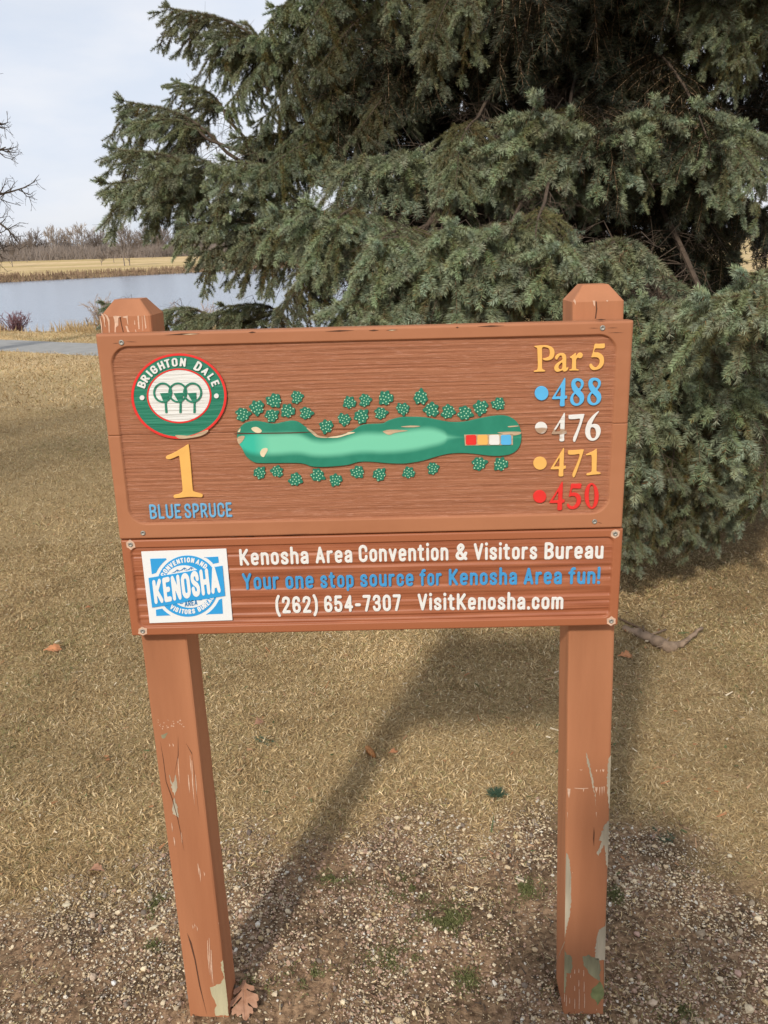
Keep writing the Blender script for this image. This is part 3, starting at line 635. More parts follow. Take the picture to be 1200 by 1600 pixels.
arc_text('CONVENTION AND', [154, 145, 136, 127.5, 119, 110, 102, 95.5, 88, 79, 0, 67.5, 58, 49], (585, 467), (298, 290), oK, 52, 58, .24, decal_white, st, hK+.0001, .004)
arc_text('VISITORS BUREAU', [235, 241.5, 247, 254, 260, 267, 275, 283, 0, 296, 304, 311, 318, 325, 333], (585, 467), (296, 282), oK, 50, 56, .24, decal_white, st, hK+.0001, .004, inward=True)

# course map
oM = (360, 600, 4.615); XO = 1107.7
out_pts = [(50, 345), (65, 320), (100, 285), (160, 268), (210, 270), (310, 288), (380, 275), (440, 265), (490, 275), (540, 310), (600, 352), (625, 376), (680, 384), (730, 385), (800, 370), (860, 347), (890, 332), (940, 300), (1000, 290), (1100, 285), (1137, 265), (1227, 240), (1308, 238), (1408, 242), (1508, 262), (1588, 275), (1688, 272), (1788, 250), (1888, 232), (1978, 228), (2038, 250), (2078, 290), (2098, 350), (2098, 410), (2078, 465), (2028, 505), (1948, 520), (1858, 518), (1758, 505), (1668, 500), (1578, 505), (1488, 525), (1388, 555), (1268, 575), (1168, 575), (1107, 571), (1000, 562), (920, 565), (850, 585), (760, 595), (660, 600), (580, 595), (540, 580), (480, 572), (350, 572), (200, 572), (150, 555), (110, 520), (85, 470), (60, 430), (47, 390)]
mm_ = D.materials.new('course_map_paint'); mm_.use_nodes = True; nt = mm_.node_tree; N = nt.nodes; L = nt.links
bs = N['Principled BSDF']; bs.inputs['Roughness'].default_value = .5; bs.inputs['Specular IOR Level'].default_value = .3
mapo_c = np.array(on_board(600, 690))
# airbrushed fairway: distance from a centre line, in board coordinates stored per vertex as map_x / map_z
def MX(px_): return on_board(360+px_/4.615, 690)[0]
cl = [(-100, 430, 0), (40, 430, 30), (160, 430, 85), (300, 435, 85), (480, 430, 80), (620, 465, 62), (760, 462, 62), (950, 425, 78), (1107, 425, 80), (1300, 405, 85), (1450, 385, 72), (1540, 385, 40), (1580, 385, 5), (2200, 385, 0)]
def fc(vals):
    n = N.new('ShaderNodeFloatCurve'); cv = n.mapping.curves[0]
    cv.points[0].location = (0, vals[0][1]); cv.points[1].location = (1, vals[-1][1])
    for x_, y_ in vals[1:-1]: cv.points.new(x_, y_)
    n.mapping.update(); return n
xa, xb = MX(-100), MX(2200)
cen = []; hw = []
for px_, py_, w_ in cl:
    X0, Z0 = on_board(360+px_/4.615, 600+py_/4.615); _, Z1 = on_board(360+px_/4.615, 600+(py_+w_*.86)/4.615)
    t = (X0-xa)/(xb-xa); cen.append((t, (Z0-1.2)/.25)); hw.append((t, (Z0-Z1)/.25))
cen[0] = (0, cen[0][1]); cen[-1] = (1, cen[-1][1]); hw[0] = (0, hw[0][1]); hw[-1] = (1, hw[-1][1])
at1 = N.new('ShaderNodeAttribute'); at1.attribute_name = 'map_x'; at2 = N.new('ShaderNodeAttribute'); at2.attribute_name = 'map_z'
f1, f2 = fc(cen), fc(hw); L.new(at1.outputs['Fac'], f1.inputs['Value']); L.new(at1.outputs['Fac'], f2.inputs['Value'])
def MT(op, a, b2=None):
    n = N.new('ShaderNodeMath'); n.operation = op
    for i, s_ in enumerate((a, b2)):
        if s_ is None: continue
        if hasattr(s_, 'links'): L.new(s_, n.inputs[i])
        else: n.inputs[i].default_value = s_
    return n.outputs[0]
dd = MT('SUBTRACT', MT('ABSOLUTE', MT('SUBTRACT', at2.outputs['Fac'], f1.outputs[0])), f2.outputs[0])
mr = N.new('ShaderNodeMapRange'); mr.inputs['From Min'].default_value = .028; mr.inputs['From Max'].default_value = -.030; mr.interpolation_type = 'SMOOTHSTEP'; L.new(dd, mr.inputs['Value'])
mr2 = N.new('ShaderNodeMapRange'); mr2.inputs['From Min'].default_value = .115; mr2.inputs['From Max'].default_value = .17; L.new(at1.outputs['Fac'], mr2.inputs['Value'])
tcn = N.new('ShaderNodeTexCoord')
fair = gmix(mr2.outputs[0], (.040, .47, .33), (.18, .58, .385))
dark = gmix(gramp(gnoise(40, 5), [(.3, (0, 0, 0)), (.7, (1, 1, 1))]), (.018, .20, .125), (.026, .235, .150))
L.new(gmix(mr.outputs[0], dark, fair), bs.inputs['Base Color'])
V, F = solid([px_loop(out_pts, *oM, sm=3)], .0036, .0007)
cm = place_board((V, F), -.0048, 'course_map', mm_, sign)
for nm, arr in (('map_x', (V[:, 0]-xa)/(xb-xa)), ('map_z', (V[:, 1]-1.2)/.25)):
    a_ = cm.data.attributes.new(nm, 'FLOAT', 'POINT'); a_.data.foreach_set('value', arr.astype(np.float32))
def on_map(name, pts, m, h=-.0012, t=.0008, sm=3, o=oM, **p): return serif_shape(name, pts, [], m, cm, o, thick=t, bevel=.0001, h0=h, sm=sm, **p)
on_map('bunker', [(150, 325), (165, 312), (195, 312), (225, 335), (215, 352), (180, 350)], cream, label='cream bunker, upper one')
on_map('bunker', [(214, 495), (230, 468), (262, 463), (268, 480), (250, 512), (240, 527), (222, 520)], cream, label='cream bunker, lower one')
on_map('worn_patch', [(48, 395), (65, 378), (100, 375), (98, 395), (75, 425), (58, 430)], bare_tan)
on_map('worn_patch', [(52, 345), (72, 320), (68, 345)], cream)
on_map('worn_patch', [(548, 318), (580, 330), (610, 352), (640, 375), (700, 383), (690, 390), (630, 385), (600, 368)], bare_tan)
on_map('worn_patch', [(700, 386), (790, 372), (835, 358), (850, 348), (900, 350), (840, 368), (770, 388)], cream)
on_map('worn_patch', [(1100, 342), (1150, 330), (1280, 336), (1190, 352), (1145, 368), (1110, 352)], bare_tan)
on_map('worn_patch', [(1230, 308), (1300, 300), (1370, 304), (1330, 312), (1260, 312)], bare_tan)
on_map('worn_patch', [(1925, 350), (1990, 345), (2088, 345), (2090, 362), (2030, 372), (1960, 360)], bare_tan)
on_map('worn_patch', [(2005, 305), (2070, 300), (2074, 306), (2010, 312)], bare_tan)
on_map('crack', [(45, 354), (300, 352), (480, 348), (612, 344), (480, 355), (300, 358), (60, 361)], crackm, h=-.0011, t=.0007)
oM2 = (600, 600, 4.615)
on_map('tee_strip', [(578, 366), (930, 362), (930, 440), (585, 445)], bare_tan, sm=0, o=oM2)
for x_, m_ in ((588, red), (671, yellow), (756, white), (840, skyblue)):
    on_map('tee_marker', [(x_+3, 372), (x_+12, 368), (x_+68, 366), (x_+76, 374), (x_+78, 428), (x_+70, 438), (x_+12, 438), (x_+2, 430)], m_, h=-.0009, t=.0018, sm=0, o=oM2)
# tree symbols
rs = random.Random(5)
sym = []
for k in range(3):
    n = 7; P = []
    for i in range(56):
        a = 6.28318*i/56; rr = .0107*(1+.11*math.cos(n*a+k)+.10*math.cos(3*a+2*k)+.06*math.cos(5*a+k*3)); P.append((rr*math.cos(a)*1.1, rr*math.sin(a)))
    V, F = solid([np.array(P)], .0024, .0005)
    bag = Bag(); nV = [BO*0+x*EX+z*EZ+h*NB for x, z, h in V]; bag.add(nV, F, 0)
    for i in range(13):
        a = 2.4*i+k; rr = .0101*math.sqrt((i+.4)/13)
        c0 = (rr*math.cos(a)*1.1, rr*math.sin(a)); ring = [(c0[0]+.00125*math.cos(1.0472*j), c0[1]+.00125*math.sin(1.0472*j), .0024) for j in range(6)]
        top = [(c0[0]+.0008*math.cos(1.0472*j), c0[1]+.0008*math.sin(1.0472*j), .0031) for j in range(6)]
        bag.add([x*EX+z*EZ+h*NB for x, z, h in ring+top], [tuple(range(6, 12))]+[(j, (j+1) % 6, 6+(j+1) % 6, 6+j) for j in range(6)], 1)
    sym.append(bag.mesh('tree_symbol', [treeg, mint]))
SP = [(88, 222), (190, 172), (312, 122), (297, 230), (412, 195), (478, 98), (545, 212), (690, 308), (820, 257), (945, 235), (858, 135), (970, 120), (1085, 213), (1120, 103), (1243, 180), (1373, 97), (1451, 187), (1570, 202), (1693, 212), (1806, 172), (1933, 145),
      (210, 643), (335, 633), (468, 692), (628, 660), (758, 695), (915, 638), (1075, 655), (1286, 642), (1461, 612), (1796, 577), (1951, 580)]
for i, (a, b_) in enumerate(SP):
    x, z = on_board(360+a/4.615, 600+b_/4.615)
    o = link('tree_symbol', sym[i % 3], sign, tuple(bpt(x, z, -.0047)-SIGN0))
    o.rotation_mode = 'QUATERNION'; o.rotation_quaternion = Quaternion(Vector(NB), rs.uniform(-.5, .5)+(i % 2)*1.0); s = rs.uniform(.92, 1.12); o.scale = (s, s, s)
# screws
bag = Bag(); n = 14
def disc_ring(r, h): return [r*math.cos(6.28318*j/n)*EX+r*math.sin(6.28318*j/n)*EZ+h*NB for j in range(n)]
rr = disc_ring(.0047, 0)+disc_ring(.0045, .0007)+disc_ring(.0034, .0011)+disc_ring(.0019, .0008)+disc_ring(.0017, .0001)
bag.add(rr, [(k*n+j, k*n+(j+1) % n, (k+1)*n+(j+1) % n, (k+1)*n+j) for k in range(4) for j in range(n)]+[tuple(4*n+j for j in range(n))])
screw = bag.mesh('screw', [steel], True)
for k, (u, v) in enumerate(((189.8, 535.3), (941.5, 512.5), (223.5, 833), (929, 815), (204, 851), (961.2, 834), (223, 986.2), (955, 970.5))):
    x, z = on_board(u, v); link('screw', screw, sign, tuple(bpt(x, z, .0004)-SIGN0))
    if k in (4, 5, 6, 7):
        P = [(x+(.0078+.003*rs.random()*(j % 2))*math.cos(.5236*j), z+(.0078+.003*rs.random()*(j % 2))*math.sin(.5236*j)) for j in range(12)]
        place_board(solid([np.array(P)], .0005, .0001), -.0001, 'paint_chip', chip, sign)
# knocks and cracks along the board
def mark(name, pts, m, h=-.0001, t=.0006): serif_shape(name, pts, [], m, sign, (0, 0, 1), thick=t, bevel=.00005, h0=h, sm=0)
for a, b_, y0, y1 in ((257, 312, 523.5, 521), (388, 400, 519.5, 519), (508, 553, 517.8, 516.2), (576, 592, 516.6, 516), (603, 621, 516.2, 515.2), (712, 717, 511.8, 511.6), (746, 788, 510.2, 509), (930, 948, 499.8, 499.4)):
    mark('crack', [(a, y0), ((a+b_)/2, (y0+y1)/2-1.4), (b_, y1), ((a+b_)/2, (y0+y1)/2+1.2)], crackm)
for a, b_, y0, y1 in ((285, 310, 522.6, 521.6), (606, 619, 516, 515.6)):
    mark('paint_chip', [(a, y0), ((a+b_)/2, (y0+y1)/2-.5), (b_, y1), ((a+b_)/2, (y0+y1)/2+.7)], cream, h=.0003)
for a, b_, y0, y1 in ((196, 214, 533.8, 534.3), (176, 186, 536.6, 536), (949, 966, 512.4, 512.2), (920, 936, 512.6, 512.8), (358, 372, 838.5, 838), (382, 398, 837.6, 837), (440, 483, 836, 833.8), (950, 975, 520, 519.6), (934, 941, 816, 818)):
    mark('crack', [(a, y0), ((a+b_)/2, (y0+y1)/2-.5), (b_, y1), ((a+b_)/2, (y0+y1)/2+.4)], crackm, h=-.0002)

# posts
PW, PD, TB = .0895, .0882, .0381
ZE, ZC, INS = 1.5443, 1.5716, .0221
def post(x0, kx, ky, seed, label):
    r = .0045; V = []; Fq = []
    sec = [(r, 0), (PW-r, 0), (PW-r*.3, r*.3), (PW, r), (PW, PD-r), (PW-r*.3, PD-r*.3), (PW-r, PD), (r, PD), (r*.3, PD-r*.3), (0, PD-r), (0, r), (r*.3, r*.3)]
    zs_ = list(np.linspace(-.12, ZE-.001, 60))
    n = len(sec)
    def P(x, y, z, k):
        j = (vnoise(z*14, k*7+seed, seed)-.5)*.0012
        return (x0+x+(z-1)*kx+j*(1 if x > PW/2 else -1), TB+y+(z-1)*ky+j, z)
    for z in zs_: V += [P(x, y, z, k) for k, (x, y) in enumerate(sec)]
    i2 = INS
    top = [(x*(PW-2*i2)/PW+i2, y*(PD-2*i2)/PD+i2) for x, y in sec]
    V += [P(x, y, ZC-.0008, k) for k, (x, y) in enumerate(top)]
    m = len(zs_)+1
    Fq = [(k*n+j, k*n+(j+1) % n, (k+1)*n+(j+1) % n, (k+1)*n+j) for k in range(m-1) for j in range(n)]+[tuple((m-1)*n+j for j in range(n))]
    bag = Bag(); bag.add(V, Fq); me = bag.mesh('post', [paint_post], False, SIGN0+0)
    return link('post', me, sign, (0, 0, 0), label=label)
XL, XR, KL, KR = -.4525, .3740, (-.0070, .0227), (-.0176, .0333)
postL = post(XL, *KL, 1, 'left post of the sign with a split near its foot'); postR = post(XR, *KR, 2, 'right post of the sign with large peeled patches')
def post_face_mark(name, pts, m, which, h=.0004, sc=(0, 0, 1), sm=2, th=.0003, side=0, **pr):
    x0, (kx, ky) = (XL, KL) if which == 'L' else (XR, KR)
    n_ = np.array([0, 1, -ky]) if side == 0 else np.array([1, 0, -kx])
    o_ = np.array([0, TB-ky, 0]) if side == 0 else np.array([x0+(PW if side == 1 else 0)-kx, 0, 0])
    W_ = []
    for a, b_ in pts:
        d = cam_ray(sc[0]+a/sc[2], sc[1]+b_/sc[2]); t = ((o_-CAM)@n_)/(d@n_); W_.append(CAM+d*t)
    W_ = np.array(W_)
    if sm:
        jr = np.random.default_rng(len(pts)*7+int(abs(pts[0][0]))); Q_ = []
        for i in range(len(W_)):
            a_, b2 = W_[i], W_[(i+1) % len(W_)]; n_s = max(2, int(np.linalg.norm(b2-a_)/.0035))
            for j in range(n_s): Q_.append(a_+(b2-a_)*j/n_s+(jr.normal(0, .0008, 3) if j else 0))
        W_ = np.array(Q_)
    # keep inside the face
    if side == 0:
        lo = x0+(W_[:, 2]-1)*kx+.0006; W_[:, 0] = np.clip(W_[:, 0], lo, lo+PW-.0012)
        P2 = W_[:, [0, 2]]
    else: P2 = W_[:, [1, 2]]
    V, F = solid([P2], th, 0.00002)
    if side == 0:
        Y = TB+(V[:, 1]-1)*ky-(h-th)-V[:, 2]; PP = np.stack([V[:, 0], Y, V[:, 1]], 1)
    else:
        sg = 1 if side == 1 else -1; Xq = x0+(PW if side == 1 else 0)+(V[:, 1]-1)*kx+sg*((h-th)+V[:, 2]); PP = np.stack([Xq, V[:, 0], V[:, 1]], 1)
    me = D.meshes.new(name); c_ = PP.mean(0); me.from_pydata((PP-c_).tolist(), [], F); me.materials.append(m); me.update()
    return link(name, me, postL if which == 'L' else postR, tuple(c_-SIGN0), **pr)
# right post: zoom (850,1130)-(980,1500) at 4.323
q = (850, 1130, 4.323)
PFM = post_face_mark
PFM('bare_wood_patch', [(150, 875), (172, 920), (180, 1000), (184, 1120), (182, 1230), (172, 1310), (155, 1370), (143, 1430), (136, 1480), (132, 1300), (136, 1000)], bare, 'R', sc=q)
PFM('bare_wood_patch', [(455, 215), (435, 240), (430, 300), (425, 400), (430, 480), (445, 600), (460, 620), (465, 300)], bare, 'R', sc=q)
PFM('bare_wood_patch', [(440, 660), (405, 690), (390, 740), (370, 790), (392, 800), (355, 880), (368, 895), (405, 820), (412, 860), (420, 940), (430, 990), (445, 990), (448, 760)], bare, 'R', sc=q)
PFM('bare_wood_patch', [(425, 1290), (412, 1370), (370, 1395), (358, 1440), (350, 1500), (345, 1580), (360, 1600), (430, 1600), (430, 1400)], bare, 'R', sc=q)
PFM('bare_wood_patch', [(285, 195), (300, 240), (318, 330), (335, 400), (345, 470), (350, 560), (345, 480), (325, 430), (312, 350), (290, 260)], bare, 'R', sc=q)
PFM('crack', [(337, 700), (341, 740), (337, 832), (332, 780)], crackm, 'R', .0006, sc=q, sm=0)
for a in ((158, 440, 178, 505), (205, 436, 300, 444), (262, 438, 272, 465), (345, 430, 362, 470), (372, 430, 380, 495), (388, 428, 396, 490), (402, 425, 410, 480), (350, 312, 360, 330), (378, 312, 384, 335), (392, 310, 408, 330), (158, 310, 165, 322), (240, 312, 262, 318), (340, 1080, 345, 1155), (352, 1180, 360, 1188), (190, 1005, 194, 1025), (156, 600, 160, 690), (350, 600, 356, 640)):
    x1, y1, x2, y2 = a; PFM('paint_chip', [(x1, y1), ((x1+x2)/2, y1+2), (x2, y1+1), (x2-2, (y1+y2)/2), ((x1+x2)/2, y2), (x1+2, (y1+y2)/2)], chip, 'R', sc=q, sm=0)
q2 = (850, 1480, 7.5)
PFM('bare_wood_patch', [(225, -40), (262, 90), (310, 95), (325, 140), (335, 215), (320, 290), (295, 305), (262, 300), (262, 380), (250, 530), (228, 530), (224, 300)], bare2, 'R', sc=q2)
PFM('bare_wood_patch', [(455, 105), (500, 100), (520, 85), (560, 115), (640, 130), (660, 250), (655, 395), (610, 370), (550, 330), (520, 300), (500, 250), (462, 210)], bare2, 'R', sc=q2)
PFM('bare_wood_patch', [(650, 400), (690, 450), (708, 540), (700, 600), (665, 610), (625, 680), (605, 620), (560, 600), (545, 560), (560, 490), (610, 450)], mat('mossy_wood', (.22, .24, .10), .95, vary=.3, vscale=80), 'R', sc=q2)
for x_, y1, y2 in ((360, 260, 310), (408, 250, 300), (465, 265, 340), (360, 450, 510), (408, 380, 460), (470, 400, 520), (240, 540, 640), (300, 590, 660), (360, 600, 720), (412, 490, 725), (475, 540, 715), (262, 560, 690), (310, 320, 360)):
    PFM('paint_chip', [(x_-3, y1), (x_+3, y1+6), (x_+5, (y1+y2)/2), (x_+3, y2), (x_-5, y2-4), (x_-3, (y1+y2)/2)], chip, 'R', sc=q2, sm=0)
# left post: zoom (180,1000)-(600,1600) at 2.667 and foot at 7.5
q = (180, 1000, 2.667)
for P_, m_ in (([(225, 560), (240, 600), (252, 560), (258, 600), (250, 650), (238, 630)], bare), ([(245, 655), (258, 690), (265, 740), (240, 725), (238, 710)], bare),
               ([(172, 385), (195, 395), (220, 385), (205, 410), (180, 415)], bare2)):
    PFM('bare_wood_patch', P_, m_, 'L', sc=q)
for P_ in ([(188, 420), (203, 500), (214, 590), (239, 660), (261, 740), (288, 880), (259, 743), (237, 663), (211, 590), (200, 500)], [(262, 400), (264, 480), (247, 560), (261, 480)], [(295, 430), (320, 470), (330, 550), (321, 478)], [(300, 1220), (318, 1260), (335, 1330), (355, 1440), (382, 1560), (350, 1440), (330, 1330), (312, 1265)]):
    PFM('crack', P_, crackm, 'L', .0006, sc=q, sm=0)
rs2 = random.Random(8)
for x_, y1, y2 in ((262, 490, 600), (305, 560, 640), (312, 480, 560), (320, 500, 690), (335, 560, 650), (235, 760, 800), (245, 820, 860), (275, 800, 850), (345, 930, 980), (352, 950, 1010), (370, 965, 985), (385, 1250, 1400), (392, 1240, 1430), (400, 1290, 1450), (330, 1180, 1200), (322, 1185, 1205), (340, 1190, 1215), (430, 1175, 1185), (225, 430, 445), (240, 430, 445)):
    w = rs2.uniform(1.0, 1.9); PFM('paint_chip', [(x_-w, y1), (x_+w*.5, y1+3), (x_+w+3, (y1+y2)/2), (x_+w+(y2-y1)*.05, y2), (x_+2-w, (y1+y2)/2)], chip, 'L', sc=q, sm=0)
for k in range(26):
    x_, y_ = rs2.uniform(175, 285), rs2.uniform(325, 370); w = rs2.uniform(2, 6)
    PFM('paint_chip', [(x_, y_), (x_+w, y_+rs2.uniform(-3, 3)), (x_+w*1.4, y_+2), (x_+w*.5, y_+3.5)], chip, 'L', sc=q, sm=0)
qf = (270, 1480, 7.5)
PFM('bare_wood_patch', [(435, 470), (500, 450), (555, 430), (600, 360), (570, 250), (560, 180), (590, 150), (612, 350), (640, 600), (655, 800), (500, 800), (490, 730), (515, 680), (485, 610), (460, 570)], mat('bare_pale_wood', (.48, .43, .27), .9, vary=.2, vscale=60, bump=.5, bscale=130, stretch=(1, 1, .1)), 'L', sc=qf)
# caps: streaks of worn paint on the upper front faces
qc = (140, 450, 8.571)
for P_ in ([(128, 380), (140, 370), (165, 480), (172, 600), (158, 605), (150, 500)], [(150, 340), (180, 350), (208, 400), (205, 480), (218, 520), (205, 520), (190, 430), (170, 370)], [(190, 340), (240, 370), (268, 430), (270, 600), (258, 600), (250, 460), (225, 390)],
           [(315, 378), (350, 372), (430, 382), (385, 400), (385, 500), (352, 530), (350, 600), (335, 600), (338, 480), (330, 420)], [(440, 385), (510, 370), (512, 430), (520, 500), (508, 480), (495, 405), (450, 398)], [(480, 505), (508, 510), (520, 560), (545, 600), (510, 595), (495, 550)],
           [(600, 430), (608, 440), (612, 490), (600, 490)], [(640, 372), (660, 370), (662, 420), (672, 550), (655, 550), (648, 450)], [(728, 365), (740, 370), (770, 595), (755, 595)], [(700, 380), (706, 380), (718, 590), (712, 590)], [(608, 555), (618, 555), (630, 595), (618, 595)]):
    PFM('paint_chip', P_, chip, 'L', sc=qc, sm=0)
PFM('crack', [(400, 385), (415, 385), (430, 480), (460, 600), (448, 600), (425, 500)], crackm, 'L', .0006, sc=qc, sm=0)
qc = (860, 430, 8.571)
for P_ in ([(565, 340), (600, 340), (595, 420), (580, 400)], [(745, 335), (775, 335), (760, 358)], [(300, 345), (320, 320), (340, 350), (335, 400), (325, 370)]):
    PFM('paint_chip', P_, chip, 'R', sc=qc, sm=0)
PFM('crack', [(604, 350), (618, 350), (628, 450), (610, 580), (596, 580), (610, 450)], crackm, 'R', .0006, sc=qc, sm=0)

# ------------------------------------------------------------------ blue spruce
rng = np.random.default_rng(7)
needle_m = D.materials.new('spruce_needles'); needle_m.use_nodes = True; nt = needle_m.node_tree; N = nt.nodes; L = nt.links
bs = N['Principled BSDF']; bs.inputs['Roughness'].default_value = .55; bs.inputs['Specular IOR Level'].default_value = .25
a = N.new('ShaderNodeAttribute'); a.attribute_name = 'Col'
oi = N.new('ShaderNodeObjectInfo'); mm = N.new('ShaderNodeMapRange'); mm.inputs['To Min'].default_value = .82; mm.inputs['To Max'].default_value = 1.15; L.new(oi.outputs['Random'], mm.inputs['Value'])
hs = N.new('ShaderNodeHueSaturation'); mh = N.new('ShaderNodeMapRange'); mh.inputs['To Min'].default_value = .485; mh.inputs['To Max'].default_value = .515
L.new(oi.outputs['Random'], mh.inputs['Value']); L.new(mh.outputs[0], hs.inputs['Hue']); L.new(mm.outputs[0], hs.inputs['Value']); L.new(a.outputs['Color'], hs.inputs['Color'])
L.new(hs.outputs[0], bs.inputs['Base Color'])
bark_m = mat('spruce_bark', (.10, .072, .052), .9, vary=.3, vscale=30, bump=.8, bscale=60)
twig_m = mat('spruce_twig', (.20, .13, .075), .85, vary=.2, vscale=40)

def nrm(v): return v/(np.linalg.norm(v, axis=-1, keepdims=True)+1e-9)
def make_bough(seed, L=1.5, old=.25, nneed=1.0, hang=1.0, dark=1.0, wide=.34, limbl=1.3):
    R = np.random.default_rng(seed)
    tw = []      # (points(k,3), tone, needle?)   tone 0 = old olive, 1 = new blue
    def ax(t): return np.array([L*t, .05*math.sin(5*t+seed)*t, .16*math.sin(2.6*t)-.30*t*t+.16*t**5])
    def twig(p, d, ln, droop, tone, k=5):
        pts = [p]; d = nrm(np.array(d, float))
        for i in range(k-1):
            d = nrm(d+np.array([0, 0, -droop/(k-1)])+R.normal(0, .03, 3)); pts.append(pts[-1]+d*ln/(k-1))
        tw.append((np.array(pts), tone)); return np.array(pts), d
    def spray(p, d, ln, droop, tone, dens=.080, sl=.125):
        pts, d2 = twig(p, d, ln, droop, tone, 7)
        n = int(ln/dens); side = nrm(np.cross(d, [0, 0, 1.0])); 
        for i in range(n):
            f = (i+.6)/n*.97; q = pts[0]+0; g = f*(len(pts)-1); a0 = int(g); q = pts[a0]+(pts[min(a0+1, len(pts)-1)]-pts[a0])*(g-a0)
            tg = nrm(pts[min(a0+1, len(pts)-1)]-pts[max(a0-0, 0)] if a0+1 < len(pts) else d2)
            s = 1 if i % 2 else -1
            dd = tg*.8+side*s*R.uniform(.5, .95)+np.array([0, 0, R.uniform(-.75, .10)])
            twig(q, dd, sl*R.uniform(.65, 1.25)*(1.1-.45*f), R.uniform(.05, .5), min(1, tone+.15+.45*f*R.random()), 4)
        for s in (-1, 0, 1):
            dd = d2+side*s*.55+np.array([0, 0, R.uniform(-.1, .35)]); twig(pts[-1], dd, sl*R.uniform(.6, 1.0), .1, 1.0, 4)
    n = int(9*L+2)
    axp = np.array([ax(t) for t in np.linspace(0, 1, 12)]); tw.append((axp[4:], .35))
    for i in range(n):
        t = .12+.88*i/n; p = ax(t); tg = nrm(ax(t+.02)-ax(t))
        for s in (-1, 1):
            side = np.array([-tg[1]*s, tg[0]*s, 0])
            an = R.uniform(.75, 1.1)
            d = tg*math.cos(an)+side*math.sin(an)+np.array([0, 0, R.uniform(-.12, .14)])
            ln = ((wide*(1-t)**.7)+.10)*R.uniform(.7, 1.15)
            spray(p, d, ln, R.uniform(.5, 1.3), max(0, .35+.6*t-old+R.normal(0, .10)))
    for i in range(int(17*hang)):
        t = R.uniform(.15, .97); p = ax(t)+np.array([0, R.normal(0, .10), -.01])
        d = np.array([R.uniform(.0, .4), R.normal(0, .25), -1.0]); spray(p, d, R.uniform(.15, .42), .15, max(0, .12-old+R.uniform(0, .40)), .080, .125)
    for k in range(7):
        tg = nrm(ax(1)-ax(.95)); twig(ax(1), tg*1.0+R.normal(0, .5, 3)*[.4, 1, .7]+[0, 0, .25], R.uniform(.05, .10), -.1, 1, 4)
    # needles
    V = []; Col = []
    wood = Bag()
    for pts, tone in tw:
        seg = np.linalg.norm(np.diff(pts, axis=0), axis=1); ln = seg.sum(); nn = max(26, int(ln/.00078*nneed))
        u = np.sort(R.random(nn))*(len(pts)-1); i0 = np.minimum(u.astype(int), len(pts)-2); fr = (u-i0)[:, None]
        P = pts[i0]*(1-fr)+pts[i0+1]*fr; T = nrm(pts[i0+1]-pts[i0])
        rd = R.normal(0, 1, (nn, 3)); rd = nrm(rd-T*(rd*T).sum(1, keepdims=True)); rd[:, 2] = rd[:, 2]*.85+.18
        endf = (u/(len(pts)-1))[:, None]
        dr = nrm(T*(.55+.5*endf**3)+rd*.9); nl = (.034*R.uniform(.7, 1.1, (nn, 1)))*(1-.25*endf**4)
        wv = nrm(np.cross(dr, R.normal(0, 1, (nn, 3))))*.0019
        tip = P+dr*nl
        V.append(np.stack([P-wv, P+wv, tip], 1).reshape(-1, 3))
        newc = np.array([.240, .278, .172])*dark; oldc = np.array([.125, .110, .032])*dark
        cc = oldc*(1-tone)+newc*tone; cc = cc*(R.uniform(.72, 1.18)*(.85+.27*tone))*np.array([R.uniform(.92, 1.12), 1, R.uniform(.85, 1.15)]); cc = cc[None]*R.uniform(.75, 1.25, (nn, 1))  # brightness rises with tone: sunlit tips painted in on top of needle age
        br = (R.random(nn) < .03+.10*(tone < .15))[:, None]; cc = np.where(br, np.array([[.20, .105, .04]])*dark, cc)
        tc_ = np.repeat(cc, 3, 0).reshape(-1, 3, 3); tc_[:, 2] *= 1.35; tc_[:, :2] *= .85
        Col.append(tc_.reshape(-1, 3))
        # twig core, 3 sided
        if ln > .02:
            k = len(pts); t0 = nrm(pts[-1]-pts[0]); a_ = nrm(np.cross(t0, [.2, .3, .93])); b_ = np.cross(t0, a_)
            r0 = .0016+.0035*min(ln, .5)
            ring = [pts[j]+(r0*(1-.6*j/k))*(math.cos(2.0944*m_)*a_+math.sin(2.0944*m_)*b_) for j in range(k) for m_ in range(3)]
            wood.add(ring, [(j*3+m_, j*3+(m_+1) % 3, (j+1)*3+(m_+1) % 3, (j+1)*3+m_) for j in range(k-1) for m_ in range(3)])
    # bud at shoot tips
    # limb back to the trunk with bare dead twigs
    limb = [np.array([-limbl, 0, -.12]), np.array([-limbl*.6, .02, -.08]), np.array([-.3, 0, -.02])]+[ax(t) for t in np.linspace(0, .95, 7)]
    lw = Bag(); lw.tube(limb, [.019, .018, .017, .015, .013, .011, .009, .007, .005, .003], 6)
    for i in range(46):
        x = R.uniform(-limbl*.95, .5); p = np.array([x, 0, -.03-.1*max(0, -x)*.8]) if x < 0 else ax(x/L)
        d = nrm(np.array([R.uniform(-.2, .8), R.normal(0, .9), R.uniform(-.9, .35)])); l = R.uniform(.15, .5)
        m1 = p+d*l*.5+R.normal(0, .02, 3); m2 = p+d*l+np.array([0, 0, -.08*l/.3])
        lw.tube([p, m1, m2], [.0035, .0022, .001], 3, cap=False)
        for k in range(3):
            q = p+(m2-p)*R.uniform(.3, .9); d3 = nrm(d+R.normal(0, .7, 3)); lw.tube([q, q+d3*R.uniform(.06, .2)], [.0015, .0007], 3, cap=False)
    V = np.concatenate(V); Col = np.concatenate(Col); nt_ = len(V)//3
    def tri(bag):
        v = np.array(bag.v); f = np.array([(a, b, c) for q in bag.f for (a, b, c) in ((q[0], q[1], q[2]),)+(((q[0], q[2], q[3]),) if len(q) >= 4 else ())+(((q[0], q[3], q[4]), (q[0], q[4], q[5])) if len(q) == 6 else ())]); return v, f
